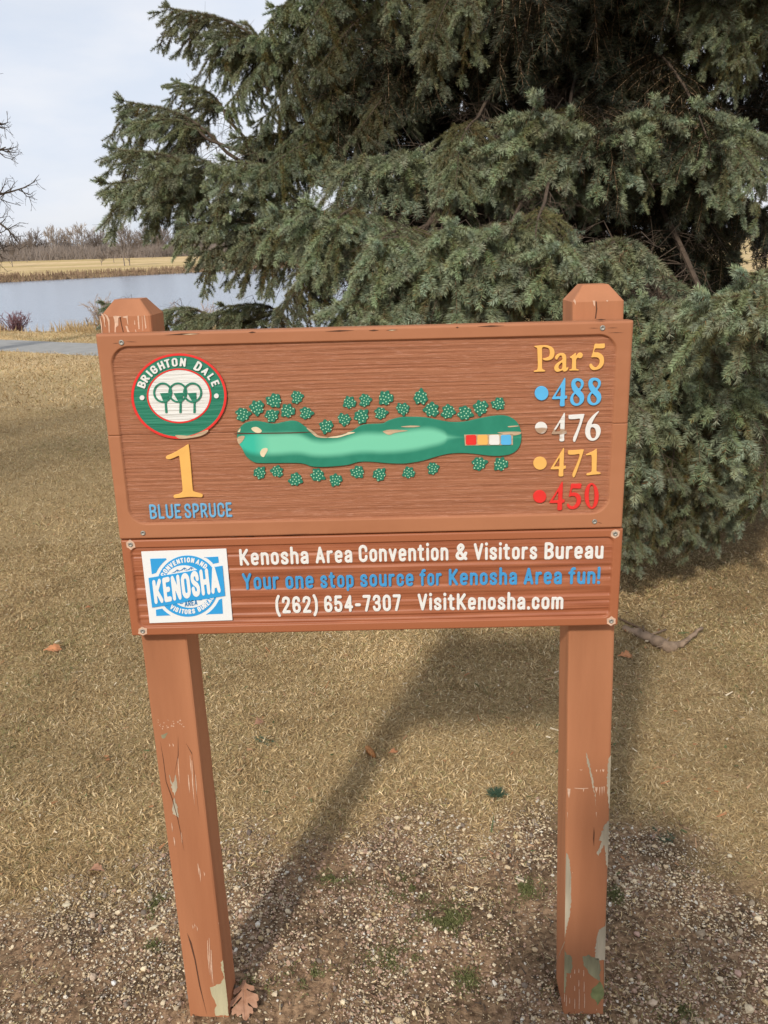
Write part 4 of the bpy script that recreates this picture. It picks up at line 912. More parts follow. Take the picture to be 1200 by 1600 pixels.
    wv, wf = tri(wood); lv, lf = tri(lw)
    allV = np.concatenate([V, wv, lv]); F = np.concatenate([np.arange(len(V)).reshape(-1, 3), wf+len(V), lf+len(V)+len(wv)])
    mi = np.concatenate([np.zeros(nt_), np.ones(len(wf)), np.full(len(lf), 2)])
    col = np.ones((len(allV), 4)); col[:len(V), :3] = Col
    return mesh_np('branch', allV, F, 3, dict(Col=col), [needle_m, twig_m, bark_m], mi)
VS = ((1, 1.00, .10, 1, 1, 1, .34), (2, .90, .05, 1.2, 1, 1, .30), (3, 1.10, .22, 1.3, 1, .95, .32), (4, .80, .0, .9, 1, 1, .28), (5, 1.15, .18, 1.2, 1, .9, .38), (6, 1.0, .45, 1.9, 1, .72, .32), (7, 1.1, .30, 1.8, 1, .75, .30), (8, .70, .0, .9, 1, 1.05, .24), (9, 1.45, .8, 2.0, .6, .20, .5), (10, 1.3, .9, 2.2, .6, .20, .5), (11, 1.5, .25, 1.4, .7, .7, .5))  # lowest dark factors paint the crown's inner shade into the needle colour
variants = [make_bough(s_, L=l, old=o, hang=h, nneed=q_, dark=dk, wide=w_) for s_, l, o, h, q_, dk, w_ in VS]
VL = [q_[1] for q_ in VS]
TX, TY = 1.45, 5.05
spruce = empty('spruce_tree', (TX, TY, 0), label='huge blue spruce with drooping blue green branches filling the picture behind the sign', category='tree')
bag = Bag(); bag.tube([(0, 0, -.1), (0, 0, .3), (.02, 0, 2), (-.02, .02, 5), (0, 0, 9), (0, 0, 13)], [.30, .23, .19, .15, .09, .02], 14)
link('trunk', bag.mesh('trunk', [bark_m], True), spruce)
nbr = [0]
RB = np.random.default_rng(11)
def add_branch(tip, azim=None, k=None, s=1.0, pitch=0.0, roll=0.0):
    """a bough whose outer end is at `tip`, growing from the trunk side"""
    if k is None: k = int(RB.integers(0, 8))
    tip = np.array(tip, float)
    if azim is None: azim = math.atan2(tip[1]-TY, tip[0]-TX)
    Lk = VL[k]*s
    M = Matrix.Rotation(azim, 4, 'Z') @ Matrix.Rotation(-pitch, 4, 'Y') @ Matrix.Rotation(roll, 4, 'X') @ Matrix.Scale(s, 4)
    off = M @ Vector((VL[k], 0, .16*math.sin(2.6)-.30+.16))
    o = link('branch', variants[k], spruce)
    base = Vector(tip)-off
    o.matrix_local = Matrix.Translation(base-Vector((TX, TY, 0))) @ M
    nbr[0] += 1
    return o
def px_tip(u, v, d): return at_depth(u, v, d)
# branches the photograph shows one by one: (tip u, v, distance, variant, size, pitch, turn of azimuth)
HAND = [
 # left outline, top to bottom
 (262, 12, 6.5, 4, .95, .30, 0), (330, 60, 6.2, 0, .9, .1, .3), (345, 95, 6.6, 3, .8, .0, 0), (192, 158, 6.4, 0, 1.0, .32, 0), (205, 192, 6.2, 3, .8, .1, .1), (280, 130, 6.9, 3, .8, .45, -.2),
 (182, 232, 6.1, 3, 1.0, .30, .05), (168, 286, 5.9, 7, 1.2, .15, .1), (240, 250, 5.6, 7, 1.0, .2, .25), (225, 300, 6.0, 7, .9, .0, .1), (290, 350, 5.5, 3, .9, .1, .3), (310, 395, 5.4, 1, .8, -.05, .3), (400, 190, 5.7, 6, .8, -.3, .2), (370, 215, 5.8, 4, .8, .0, .1), (430, 240, 5.5, 6, .8, -.4, .1), (385, 235, 5.9, 8, .8, -.2, 0),
 (165, 475, 7.0, 7, .8, .15, -.05), (235, 488, 6.6, 7, .9, .1, 0), (300, 495, 6.2, 7, .9, .1, 0), (350, 478, 6.0, 7, .8, .2, .1),
 (330, 300, 5.4, 1, .9, .15, .3), (350, 250, 5.3, 7, .9, .3, .3), (400, 280, 5.1, 6, .7, -.3, .2), (350, 170, 5.8, 2, .7, -.5, 0),
 # centre left: the sunlit hanging layer
 (430, 330, 4.6, 3, .95, .15, .3), (480, 325, 4.3, 1, .95, .25, .2), (390, 375, 4.9, 0, .8, .0, .4), (520, 350, 4.2, 0, .8, .0, .1), (590, 385, 4.0, 3, 1.0, .05, .05), (650, 420, 3.9, 7, 1.0, .05, 0),
 (560, 430, 4.0, 1, .7, -.3, .0), (470, 430, 4.3, 2, .7, -.5, .1), (530, 480, 4.0, 3, .8, .05, .3), (575, 500, 3.9, 7, .9, .05, .2), (440, 500, 4.4, 6, .6, -.5, .2),
 # middle: big branch with star tip and its curtain
 (835, 165, 4.0, 3, 1.15, .45, .0), (885, 185, 4.0, 7, 1.0, .3, -.3), (790, 215, 4.1, 3, .9, .2, .2), (720, 235, 4.2, 1, .8, .1, .4), (640, 245, 4.4, 7, 1.1, .05, .7), (580, 252, 4.5, 7, 1.0, .1, .9),
 (700, 300, 4.1, 2, .65, -.6, .1), (800, 280, 4.1, 6, .6, -.6, 0), (880, 270, 4.1, 6, .6, -.6, 0),
 # lower middle layer
 (700, 355, 3.7, 3, .9, .25, .4), (760, 370, 3.6, 7, 1.1, .2, .2), (800, 352, 3.6, 7, .9, .45, 0), (860, 385, 3.5, 3, .9, .15, .0), (935, 405, 3.5, 7, 1.1, .0, -.3), (730, 430, 3.8, 1, .7, -.3, .1), (830, 450, 3.6, 2, .6, -.6, 0), (760, 490, 3.7, 6, .55, -.6, 0),
 # right: hanging mass at mid height
 (1020, 165, 4.0, 3, .95, .25, .2), (995, 205, 4.0, 7, 1.0, .1, .3), (1085, 170, 4.1, 3, 1.0, .3, 0), (1160, 200, 4.2, 3, .9, .15, -.2), (1120, 230, 4.0, 1, .8, -.1, 0), (1050, 260, 4.1, 2, .6, -.5, .1), (1190, 280, 4.0, 1, .7, -.3, 0), (925, 300, 4.3, 5, .65, -.8, 0),
 # right: low sunlit mass by the sign
 (1000, 470, 3.5, 3, .85, .15, .3), (1060, 482, 3.4, 7, 1.0, .2, .1), (1095, 535, 3.4, 3, .85, .05, 0), (1010, 545, 3.4, 1, .75, -.1, .3), (1145, 615, 3.4, 7, 1.0, .1, -.2), (1060, 600, 3.35, 2, .65, -.4, 0),
 (1025, 655, 3.3, 7, 1.0, .05, .3), (1130, 690, 3.6, 5, .7, -.6, 0), (1000, 720, 3.5, 2, .6, -.6, .2), (1060, 750, 3.5, 5, .7, -.8, 0), (1110, 770, 3.6, 5, .7, -.8, 0), (1170, 740, 3.8, 5, .7, -.8, 0), (1010, 810, 3.5, 6, .6, -.9, 0), (1080, 830, 3.7, 5, .65, -.9, 0), (1140, 820, 3.9, 6, .6, -.9, 0), (990, 860, 3.6, 6, .5, -.7, 0),
 # close flat bough entering from the right
 (1105, 465, 3.0, 3, .95, .1, -1.2), (1160, 430, 3.1, 3, .9, .1, -1.0),
 # top row, hanging curtains
 (680, 70, 4.2, 6, .7, -.6, .2), (720, 20, 4.2, 1, .7, -.4, 0), (610, 10, 4.6, 2, .7, -.5, .2), (560, 50, 5.0, 5, .8, -.6, .1), (470, 60, 5.0, 6, .8, -.6, .2), (400, 60, 5.5, 2, .8, -.5, .1), (430, 10, 5.4, 4, .8, -.1, .2), (430, 150, 5.3, 6, .7, -.6, 0), (475, 200, 5.2, 5, .7, -.6, 0), (500, 110, 5.0, 5, .7, -.6, .1), (560, 215, 4.9, 5, .7, -.7, .2),
 (1150, 40, 4.1, 1, .7, -.3, 0), (1175, 90, 4.1, 6, .6, -.6, 0), (1195, 20, 4.2, 2, .7, -.3, 0),
]
for (u, v, d, k, s, pt, tz) in HAND:
    pt = pt+.20 if pt > -.15 else max(pt, -.60); tip = px_tip(u, v, d); az = math.atan2(tip[1]-TY, tip[0]-TX)+tz
    add_branch(tip, az, k, s*.90, pt, float(RB.uniform(-.25, .25)))
ZONES = [(560, 25, 960, 150), (880, 0, 1180, 165), (900, 150, 975, 260), (960, 330, 1130, 470), (880, 330, 990, 380), (900, 420, 1010, 460), (560, 140, 640, 235)]
def proj(p):
    d = np.array(p)-CAM; z = d@FWD; return 600+FPX*(d@RGT)/z, 800-FPX*(d@UPV)/z, z
def fill(n, zr, rr, ks, sc, pt, front=None, zones=True, azr=(-math.pi, math.pi), ymin=2.0):
    t = 0; made = 0
    while made < n and t < 4000:
        t += 1; z = RB.uniform(*zr); az = RB.uniform(*azr)
        Rm = np.interp(z, [0, 1.2, 2.5, 4, 9.5, 12], [3.0, 3.3, 3.2, 2.95, 1.5, .5]); rad = Rm*RB.uniform(*rr)
        tip = np.array([TX+rad*math.cos(az), TY+rad*math.sin(az), z]); u, v, dp = proj(tip)
        if -200 < v < 900 and u < 400+(40 if v < 430 else 0): continue
        if zones and any(a < u < c and b < v < d2 for a, b, c, d2 in ZONES): continue
        if tip[1] < ymin: continue
        add_branch(tip, az, int(RB.choice(ks)), RB.uniform(*sc), RB.uniform(*pt), RB.uniform(-.3, .3)); made += 1
# old-needled inner boughs, colour darkened to stand for the shade inside the crown
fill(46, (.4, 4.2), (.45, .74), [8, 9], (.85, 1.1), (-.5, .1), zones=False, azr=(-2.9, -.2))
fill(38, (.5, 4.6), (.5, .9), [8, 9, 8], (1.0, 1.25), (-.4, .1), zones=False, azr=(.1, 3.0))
# the crown above the picture, which shades what hangs below it
ZONES += [(-400, -90, 1700, 3000), (540, -330, 1190, 0)]
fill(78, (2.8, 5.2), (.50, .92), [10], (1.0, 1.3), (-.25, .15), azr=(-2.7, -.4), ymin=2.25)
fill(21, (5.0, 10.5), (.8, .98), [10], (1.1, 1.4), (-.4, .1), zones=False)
ZONES[-2:] = []
fill(5, (.35, 1.1), (.86, .97), [5, 6, 2, 4], (.7, .95), (-.8, -.1), azr=(-2.3, -.3))

# ------------------------------------------------------------------ lawn: blades of dormant turf
straw = D.materials.new('dormant_grass'); straw.use_nodes = True; nt = straw.node_tree; N = nt.nodes; L = nt.links
bs = N['Principled BSDF']; bs.inputs['Roughness'].default_value = .7; bs.inputs['Specular IOR Level'].default_value = .2
a = N.new('ShaderNodeAttribute'); a.attribute_name = 'Col'; L.new(a.outputs['Color'], bs.inputs['Base Color'])
def blades(n, x0, x1, y0, y1, ln, wd, wedge=None, seed=0, lie=(.15, .9), seg=1):
    R = np.random.default_rng(seed); x = R.uniform(x0, x1, n); y = R.uniform(y0, y1, n)
    if wedge: k = (x > CAM[0]-wedge[0]-(y-CAM[1])*wedge[1]) & (x < CAM[0]+wedge[0]+(y-CAM[1])*wedge[2]); x = x[k]; y = y[k]
    gm_ = gravel_mask(x, y); s = pond_s(x, y)
    clump = vnoise(x*14, y*14, 51)*.6+vnoise(x*5, y*5, 52)*.4
    keep = (R.random(len(x)) > gm_*(1.0-.30*(clump > .50)*sstep(.45, .6, vnoise(x*4.5, y*4.5, 59)))) & (s < .6) & (path_d(x, y) > .74)
    tr = np.exp(-(((x-1.5)/2.4)**2+((y-4.9)/2.3)**2)**2); keep &= R.random(len(x)) > tr*.93
    x = x[keep]; y = y[keep]; clump = clump[keep]; gk = gm_[keep]; n = len(x)
    z = terrain(x, y)
    az = R.uniform(0, 6.2832, n)+2.2*(vnoise(x*6, y*6, 53)-.5); el = R.uniform(*lie, n)**1.4*1.2
    l = ln*R.uniform(.5, 1.25, n)*(.75+.5*clump)*(1-.3*gk)
    d = np.stack([np.cos(az)*np.cos(el), np.sin(az)*np.cos(el), np.sin(el)], 1)
    P = np.stack([x, y, z-.002+R.uniform(0, .008, n)], 1)
    w = nrm(np.cross(d, R.normal(0, 1, (n, 3))))*(wd*R.uniform(.6, 1.2, n)/2)[:, None]
    mid = P+d*(l*.55)[:, None]; bend = R.normal(0, .25, (n, 3)); d2 = nrm(d+bend); tip = mid+d2*(l*.5)[:, None]; tip[:, 2] = np.maximum(tip[:, 2], z+.001)
    if seg == 2: V = np.stack([P-w, P+w, mid-w*.9, tip], 1); F = (np.arange(n)[:, None, None]*4+np.array([[0, 1, 2], [1, 3, 2]])[None]).reshape(-1, 3)
    else: V = np.stack([P-w*1.2, P+w*1.2, tip], 1); F = np.arange(n*3).reshape(-1, 3)
    nv = V.shape[1]
    base = np.array([[.73, .55, .31], [.63, .455, .23], [.50, .345, .17], [.81, .66, .42], [.36, .32, .14], [.33, .215, .105]])
    pr = R.choice(6, n, p=[.28, .26, .17, .12, .09, .08])
    gp = vnoise(x*1.3, y*1.3, 54); pr = np.where((gp > .66) & (R.random(n) < .22), 4, pr)
    pt_ = vnoise(x*4, y*4, 56)*.5+vnoise(x*11, y*11, 57)*.5; pr = np.where((pt_ > .60) & (R.random(n) < .45), R.choice([2, 5, 1], n), pr)
    col = base[pr]*R.uniform(.72, 1.15, (n, 1))*(.72+.42*vnoise(x*.9, y*1.6, 55))[:, None]*(.84+.28*vnoise(x*3, y*3, 58))[:, None]
    Cc = np.ones((n, nv, 4)); Cc[:, :, :3] = col[:, None]; Cc[:, :2, :3] *= .85
    return V.reshape(-1, 3), F, Cc.reshape(-1, 4)
parts = [blades(760000, -2.6, 2.9, -.1, 3.3, .021, .00125, (.35, .52, .56), 1, seg=2),
         blades(190000, -6.5, 5.5, 3.3, 8, .036, .0036, (.4, .55, .60), 2, (.2, 1)),
         blades(150000, -13, 9, 8, 19.5, .055, .0095, (.6, .57, .60), 3, (.3, 1.0))]
V = []; F = []; Cc = []; b0 = 0
for v, f, c_ in parts: V.append(v); F.append(f+b0); Cc.append(c_); b0 += len(v)
link('grass', mesh_np('grass', np.concatenate(V), np.concatenate(F), 3, dict(Col=np.concatenate(Cc)), [straw]), kind='stuff', label='short dormant tan turf grass')

# ------------------------------------------------------------------ gravel
stone_m = D.materials.new('gravel_stone'); stone_m.use_nodes = True; nt = stone_m.node_tree; N = nt.nodes; L = nt.links
bs = N['Principled BSDF']; bs.inputs['Roughness'].default_value = .75; bs.inputs['Specular IOR Level'].default_value = .3
a = N.new('ShaderNodeAttribute'); a.attribute_name = 'Col'; tcn = N.new('ShaderNodeTexCoord')
L.new(gmix(gramp(gnoise(260, 4), [(.35, (.72, .72, .72)), (.65, (1, 1, 1))]), (0, 0, 0), a.outputs['Color']), bs.inputs['Base Color'])
me = D.meshes.new('t'); bm = bmesh.new(); bmesh.ops.create_icosphere(bm, subdivisions=1, radius=1); ico = np.array([v.co[:] for v in bm.verts]); icoF = np.array([[v.index for v in f.verts] for f in bm.faces]); bm.free()
STC = np.array([[.80, .66, .45], [.64, .49, .31], [.42, .33, .23], [.47, .31, .22], [.74, .68, .57], [.28, .22, .17], [.60, .45, .24], [.17, .13, .105]])
octv = np.array([[1, 0, 0], [-1, 0, 0], [0, 1, 0], [0, -1, 0], [0, 0, 1], [0, 0, -1.]])*1.15; octF = np.array([[0, 2, 4], [2, 1, 4], [1, 3, 4], [3, 0, 4]])
def stones(n, x0, x1, y0, y1, r0, r1, seed, cover=1.0, sunk=.35, ico=octv, icoF=octF):
    R = np.random.default_rng(seed); x = R.uniform(x0, x1, n); y = R.uniform(y0, y1, n)
    k = R.random(n) < gravel_mask(x, y)*cover*(.15+1.25*sstep(.2, .75, vnoise(x*5, y*5, 61)*.6+vnoise(x*14, y*14, 64)*.4)); x = x[k]; y = y[k]; n = len(x)
    r = r0+(r1-r0)*R.random(n)**3.0
    S_ = np.stack([R.uniform(.8, 1.35, n), R.uniform(.7, 1.1, n), R.uniform(.45, .8, n)], 1)*r[:, None]
    jit = R.uniform(.72, 1.2, (n, len(ico), 1)); P = ico[None]*jit*S_[:, None]
    a_ = R.uniform(0, 6.28, n); t = R.normal(0, .35, n); ca, sa, ct, st_ = np.cos(a_), np.sin(a_), np.cos(t), np.sin(t)
    x1_, z1_ = P[:, :, 0]*ct[:, None]-P[:, :, 2]*st_[:, None], P[:, :, 0]*st_[:, None]+P[:, :, 2]*ct[:, None]
    X = x1_*ca[:, None]-P[:, :, 1]*sa[:, None]+x[:, None]; Y = x1_*sa[:, None]+P[:, :, 1]*ca[:, None]+y[:, None]
    Z = z1_+(terrain(x, y)+r*(.6-sunk)+R.uniform(0, .003, n))[:, None]
    V = np.stack([X, Y, Z], -1).reshape(-1, 3); F = (np.arange(n)[:, None, None]*len(ico)+icoF[None]).reshape(-1, 3)
    redz = sstep(.45, .7, vnoise(x*3+2, y*3, 62))
    ci = R.choice(8, n, p=[.27, .25, .15, .10, .09, .07, .05, .02]); ci = np.where(R.random(n) < redz*.3, 3, ci)
    col = STC[ci]*R.uniform(.75, 1.1, (n, 1)); Cc = np.ones((n, len(ico), 4)); Cc[:, :, :3] = col[:, None]
    return V, F, Cc.reshape(-1, 4)
parts = [stones(42000, -2.6, 2.6, -2.6, -.5, .0025, .0062, 15), stones(150000, -1.75, 1.75, -.5, 1.0,   .0016, .0048, 5), stones(6500, -1.7, 1.7, -.5, .95, .0042, .0088, 6, .8, ico=ico, icoF=icoF), stones(120, -1.6, 1.6, -.4, .9, .009, .013, 7, .6, ico=ico, icoF=icoF)]
V = []; F = []; Cc = []; b0 = 0
for v, f, c_ in parts: V.append(v); F.append(f+b0); Cc.append(c_); b0 += len(v)
link('gravel', mesh_np('gravel', np.concatenate(V), np.concatenate(F), 3, dict(Col=np.concatenate(Cc)), [stone_m]), kind='stuff', label='fine tan and brown gravel round the posts')
# soil grit and twiglets between the stones
R = np.random.default_rng(9); n = 46000; x = R.uniform(-1.75, 1.75, n); y = R.uniform(-.5, 1.1, n); k = R.random(n) < gravel_mask(x, y-.08)*(.3+.7*vnoise(x*9, y*9, 71)); x = x[k]; y = y[k]; n = len(x)
P = np.stack([x, y, terrain(x, y)+R.uniform(.0, .007, n)], 1); az = R.uniform(0, 6.28, n); l = R.uniform(.004, .02, n); d = np.stack([np.cos(az), np.sin(az), R.normal(0, .25, n)], 1)*l[:, None]
w = np.stack([-np.sin(az), np.cos(az), R.normal(0, .5, n)], 1)*R.uniform(.0006, .0018, n)[:, None]
V = np.stack([P-w, P+w, P+d+w*.5, P+d-w*.5], 1).reshape(-1, 3); F = (np.arange(n)[:, None, None]*4+np.array([[0, 1, 2], [0, 2, 3]])[None]).reshape(-1, 3)
cb = np.array([[.12, .075, .045], [.22, .15, .09], [.38, .29, .17], [.07, .05, .035], [.16, .09, .055]])[R.integers(0, 5, n)]; Cc = np.ones((n, 4, 4)); Cc[:, :, :3] = cb[:, None]
link('leaf_litter', mesh_np('leaf_litter', V, F, 3, dict(Col=Cc.reshape(-1, 4)), [straw]), kind='stuff', label='bits of bark and dead grass among the gravel')
# needle litter under the tree
R = np.random.default_rng(19); n = 36000; a_ = R.uniform(0, 6.28, n); rr_ = 3.0*np.sqrt(R.random(n)); x = 1.5+rr_*np.cos(a_); y = 4.8+rr_*np.sin(a_)*.95; k = y < 5.2; x = x[k]; y = y[k]; n = len(x)
P = np.stack([x, y, terrain(x, y)+R.uniform(.0, .012, n)], 1); az = R.uniform(0, 6.28, n); l = R.uniform(.015, .04, n); d = np.stack([np.cos(az), np.sin(az), R.normal(0, .25, n)], 1)*l[:, None]
w = np.stack([-np.sin(az), np.cos(az), R.normal(0, .5, n)], 1)*R.uniform(.001, .002, n)[:, None]
V = np.stack([P-w, P+w, P+d+w*.5, P+d-w*.5], 1).reshape(-1, 3); F = (np.arange(n)[:, None, None]*4+np.array([[0, 1, 2], [0, 2, 3]])[None]).reshape(-1, 3)
cb = np.array([[.16, .10, .055], [.24, .16, .09], [.32, .25, .14], [.10, .065, .04], [.20, .12, .06]])[R.integers(0, 5, n)]; Cc = np.ones((n, 4, 4)); Cc[:, :, :3] = cb[:, None]
link('needle_litter', mesh_np('needle_litter', V, F, 3, dict(Col=Cc.reshape(-1, 4)), [straw]), kind='stuff', label='brown fallen needles under the spruce')
R = np.random.default_rng(29); n = 5200; x = R.uniform(-2.4, 2.8, n); y = R.uniform(.4, 4.2, n); k = (np.abs(x-.1) < .5+(y+1.4)*.56); x = x[k]; y = y[k]; n = len(x)
P = np.stack([x, y, terrain(x, y)+R.uniform(.006, .017, n)], 1); az = R.uniform(0, 6.28, n); l = R.uniform(.006, .022, n)*np.where(R.random(n) < .06, 2.2, 1); d = np.stack([np.cos(az), np.sin(az), R.normal(0, .3, n)], 1)*l[:, None]
w = np.stack([-np.sin(az), np.cos(az), R.normal(0, .5, n)], 1)*(R.uniform(.0008, .0035, n))[:, None]
V = np.stack([P-w, P+w, P+d+w*.4, P+d-w*.6], 1).reshape(-1, 3); F = (np.arange(n)[:, None, None]*4+np.array([[0, 1, 2], [0, 2, 3]])[None]).reshape(-1, 3)
cb = np.array([[.30, .17, .09], [.42, .26, .15], [.16, .095, .055], [.60, .50, .36], [.36, .17, .08], [.10, .12, .05]])[R.integers(0, 6, n)]; Cc = np.ones((n, 4, 4)); Cc[:, :, :3] = cb[:, None]
link('lawn_debris', mesh_np('lawn_debris', V, F, 3, dict(Col=Cc.reshape(-1, 4)), [straw]), kind='stuff', label='crumbs of dead leaf, bark and twig in the turf')
# moss: patches of tiny green tufts
R = np.random.default_rng(21); mv = []; mf = []; mc = []; cnt = 0
for (u, v, rx, ry) in ((700, 1440, .14, .10), (640, 1390, .10, .07), (820, 1390, .07, .06), (480, 1530, .07, .05), (245, 1415, .04, .05), (240, 1475, .03, .03), (900, 1540, .08, .05), (620, 1500, .10, .05), (730, 1530, .06, .05), (400, 1545, .05, .03), (960, 1400, .05, .05), (520, 1370, .06, .04), (1060, 1580, .06, .04), (80, 1330, .05, .03)):
    g = on_ground(u, v); n = int(90000*rx*ry*3.14)+200
    a_ = R.uniform(0, 6.28, n); r_ = np.abs(R.normal(0, .55, n)); x = g[0]+rx*r_*np.cos(a_); y = g[1]+ry*r_*np.sin(a_)
    k = vnoise(x*30, y*30, 72) > .42; x = x[k]; y = y[k]; n = len(x)
    P = np.stack([x, y, terrain(x, y)+R.uniform(0, .004, n)], 1); d = nrm(R.normal(0, 1, (n, 3))+[0, 0, 1.0])*R.uniform(.003, .009, (n, 1)); w = nrm(np.cross(d, R.normal(0, 1, (n, 3))))*.0016
    mv.append(np.stack([P-w, P+w, P+d], 1).reshape(-1, 3)); c0 = np.array([.15, .155, .06])*R.uniform(.6, 1.4, (n, 1)); q_ = np.ones((n, 3, 4)); q_[:, :, :3] = c0[:, None]; mc.append(q_.reshape(-1, 4))
mv = np.concatenate(mv); link('moss', mesh_np('moss', mv, np.arange(len(mv)).reshape(-1, 3), 3, dict(Col=np.concatenate(mc)), [straw]), kind='stuff', label='low green moss in the gravel')

# ------------------------------------------------------------------ fallen leaves, cone, sprigs, stick
leafm = mat('dead_oak_leaf', (.42, .235, .15), .75, vary=.15, vscale=60, bump=.3, bscale=120, col2=(.33, .17, .10))
leafm2 = mat('orange_dead_leaf', (.50, .22, .10), .75, vary=.2, vscale=60)
def leaf_mesh(seed, size, m, lobes=4):
    Rr = np.random.default_rng(seed); st = [[(0, 0, .05), (.30, 0, .07), (1.0, Rr.normal(0, .03), .10)]]
    for k, (b0_, ln) in enumerate(((.16, .30), (.34, .46), (.55, .40), (.76, .22))[:max(3, int(lobes))]):
        for sg in (-1, 1):
            a_ = Rr.uniform(.75, .95); l_ = ln*Rr.uniform(.85, 1.1); e = (b0_+l_*math.cos(a_), sg*l_*math.sin(a_)); st.append([(b0_, 0, .06), (b0_*.4+e[0]*.6, e[1]*.6, .055), (*e, .075)])
            st.append([(*e, .06), (e[0]+.07, e[1]+sg*.05, .035)])
    gx = np.arange(-.12, 1.25, .022); gy = np.arange(-.65, .66, .022); X, Y = np.meshgrid(gx, gy); Fv = np.full(X.shape, 9.)
    for q_ in st:
        for (x1, y1, r1), (x2, y2, r2) in zip(q_[:-1], q_[1:]):
            dx, dy = x2-x1, y2-y1; t = np.clip(((X-x1)*dx+(Y-y1)*dy)/(dx*dx+dy*dy), 0, 1); Fv = np.minimum(Fv, np.hypot(X-x1-t*dx, Y-y1-t*dy)-(r1+(r2-r1)*t))
    V, F = solid([march(Fv, gx, gy)[0]], .01, .001)
    # fold: cut long faces so that the blade can curl
    me = D.meshes.new('leaf'); me.from_pydata(V.tolist(), [], F); bm_ = bmesh.new(); bm_.from_mesh(me)
    for k in range(-5, 6): bmesh.ops.bisect_plane(bm_, geom=bm_.verts[:]+bm_.edges[:]+bm_.faces[:], plane_co=(0, k*.1, 0), plane_no=(0, 1, 0))
    for k in range(0, 12): bmesh.ops.bisect_plane(bm_, geom=bm_.verts[:]+bm_.edges[:]+bm_.faces[:], plane_co=(k*.1, 0, 0), plane_no=(1, 0, 0))
    cup = Rr.uniform(.5, 1.0)
    for v in bm_.verts: v.co.z += cup*v.co.y**2*.8+.10*math.sin(v.co.x*3.2)+.02*math.sin(11*v.co.x+5*v.co.y)-.03*math.exp(-(v.co.y/.03)**2); v.co *= size
    bm_.to_mesh(me); bm_.free(); me.materials.append(m); me.polygons.foreach_set('use_smooth', [True]*len(me.polygons)); me.update(); return me
def put(name, me, u, v, rz=0, tilt=(0, 0), dz=.004, **pr):
    g = on_ground(u, v); o = link(name, me, None, (g[0], g[1], float(terrain(g[0], g[1]))+dz), **pr); o.rotation_euler = (tilt[0], tilt[1], rz); return o
put('oak_leaf', leaf_mesh(1, .080, leafm, 4), 383, 1545, math.radians(-80), (.1, .25), .014, label='large curled brown oak leaf on gravel at the foot of the left post', category='leaf')
put('oak_leaf', leaf_mesh(2, .065, leafm2, 4), 70, 1022, 0.3, (.3, .1), .02, label='orange brown leaf alone on grass at the left edge of the lawn', category='leaf')
put('oak_leaf', leaf_mesh(3, .055, leafm2, 4), 966, 1030, 0.1, (.3, .1), .02, label='orange leaf on grass just right of the right post', category='leaf')
put('oak_leaf', leaf_mesh(4, .045, leafm, 4), 163, 1367, 2.9, (.2, .1), .012, label='small reddish leaf where grass meets gravel, left of the left post', category='leaf')
put('oak_leaf', leaf_mesh(5, .035, leafm2, 3), 135, 957, 1.0, (.2, .3), .02, label='small pale orange leaf on grass left of the narrow sign board', category='leaf')
put('oak_leaf', leaf_mesh(6, .03, leafm2, 3), 608, 1182, .4, (.2, .1), .02, label='tiny orange leaf on the grass beside the spruce cone', category='leaf')
put('oak_leaf', leaf_mesh(7, .04, leafm, 4), 398, 1140, .9, (.3, .1), .02, label='small brown leaf in grass right of the left post', category='leaf')
put('oak_leaf', leaf_mesh(8, .035, leafm, 4), 620, 992, .9, (.3, .1), .02, label='curled brown leaf on grass just below the sign board', category='leaf')
# spruce cone
bag = Bag(); body = []
for i in range(9): t = i/8; body.append(((t-.5)*.062, 0, .0))
bag.tube(body, [.003, .008, .0095, .010, .0098, .009, .0078, .0055, .002], 10)
for i in range(70):
    t = i/70; a_ = i*2.4; r_ = .0100*math.sin(math.pi*min(1, .12+t*.88))**.5; x = (t-.5)*.058
    c0 = np.array([x, r_*math.cos(a_), r_*math.sin(a_)]); o_ = np.array([.0, math.cos(a_), math.sin(a_)]); tv = np.array([0, -math.sin(a_), math.cos(a_)])
    bag.add([c0-tv*.0035, c0+tv*.0035, c0+np.array([.006, 0, 0])+o_*.0026], [(0, 1, 2)])
put('spruce_cone', bag.mesh('spruce_cone', [mat('cone_orange', (.50, .24, .09), .7, vary=.2, vscale=150)], False), 579, 1181, math.radians(-62), (0, .1), .018, label='small orange brown spruce cone lying on the grass', category='cone')
# spruce sprigs
def sprig(seed, n, size, flat=.35):
    R = np.random.default_rng(seed); V = []; bag = Bag()
    for k in range(n):
        d = R.normal(0, 1, 3)*[1, 1, flat]; d = d/np.linalg.norm(d); p0 = R.normal(0, size*.25, 3)*[1, 1, .25]; ln = size*R.uniform(.5, 1)
        m_ = int(ln/.0012); t = R.random(m_)[:, None]; P = p0+d*ln*t; rd = R.normal(0, 1, (m_, 3)); dr = nrm(d*.6+nrm(rd)*.8); w = nrm(np.cross(dr, R.normal(0, 1, (m_, 3))))*.0011
        V.append(np.stack([P-w, P+w, P+dr*.016], 1).reshape(-1, 3)); 
    V = np.concatenate(V); V[:, 2] = np.abs(V[:, 2])*.8; return mesh_np('sprig', V, np.arange(len(V)).reshape(-1, 3), 3, dict(Col=np.tile([.06, .105, .065, 1], (len(V), 1))), [needle_m])
put('spruce_sprig', sprig(1, 44, .026, .2), 777, 1247, 0, dz=.010, label='dark green tuft of spruce needles on the grass between the posts', category='sprig')
put('spruce_sprig', sprig(2, 4, .045), 1046, 1320, 0, dz=.010, label='green spruce sprig on the gravel edge right of the right post', category='sprig')
put('spruce_sprig', sprig(3, 4, .035), 415, 1166, 0, dz=.012, label='bluish spruce sprig in grass right of the left post', category='sprig')
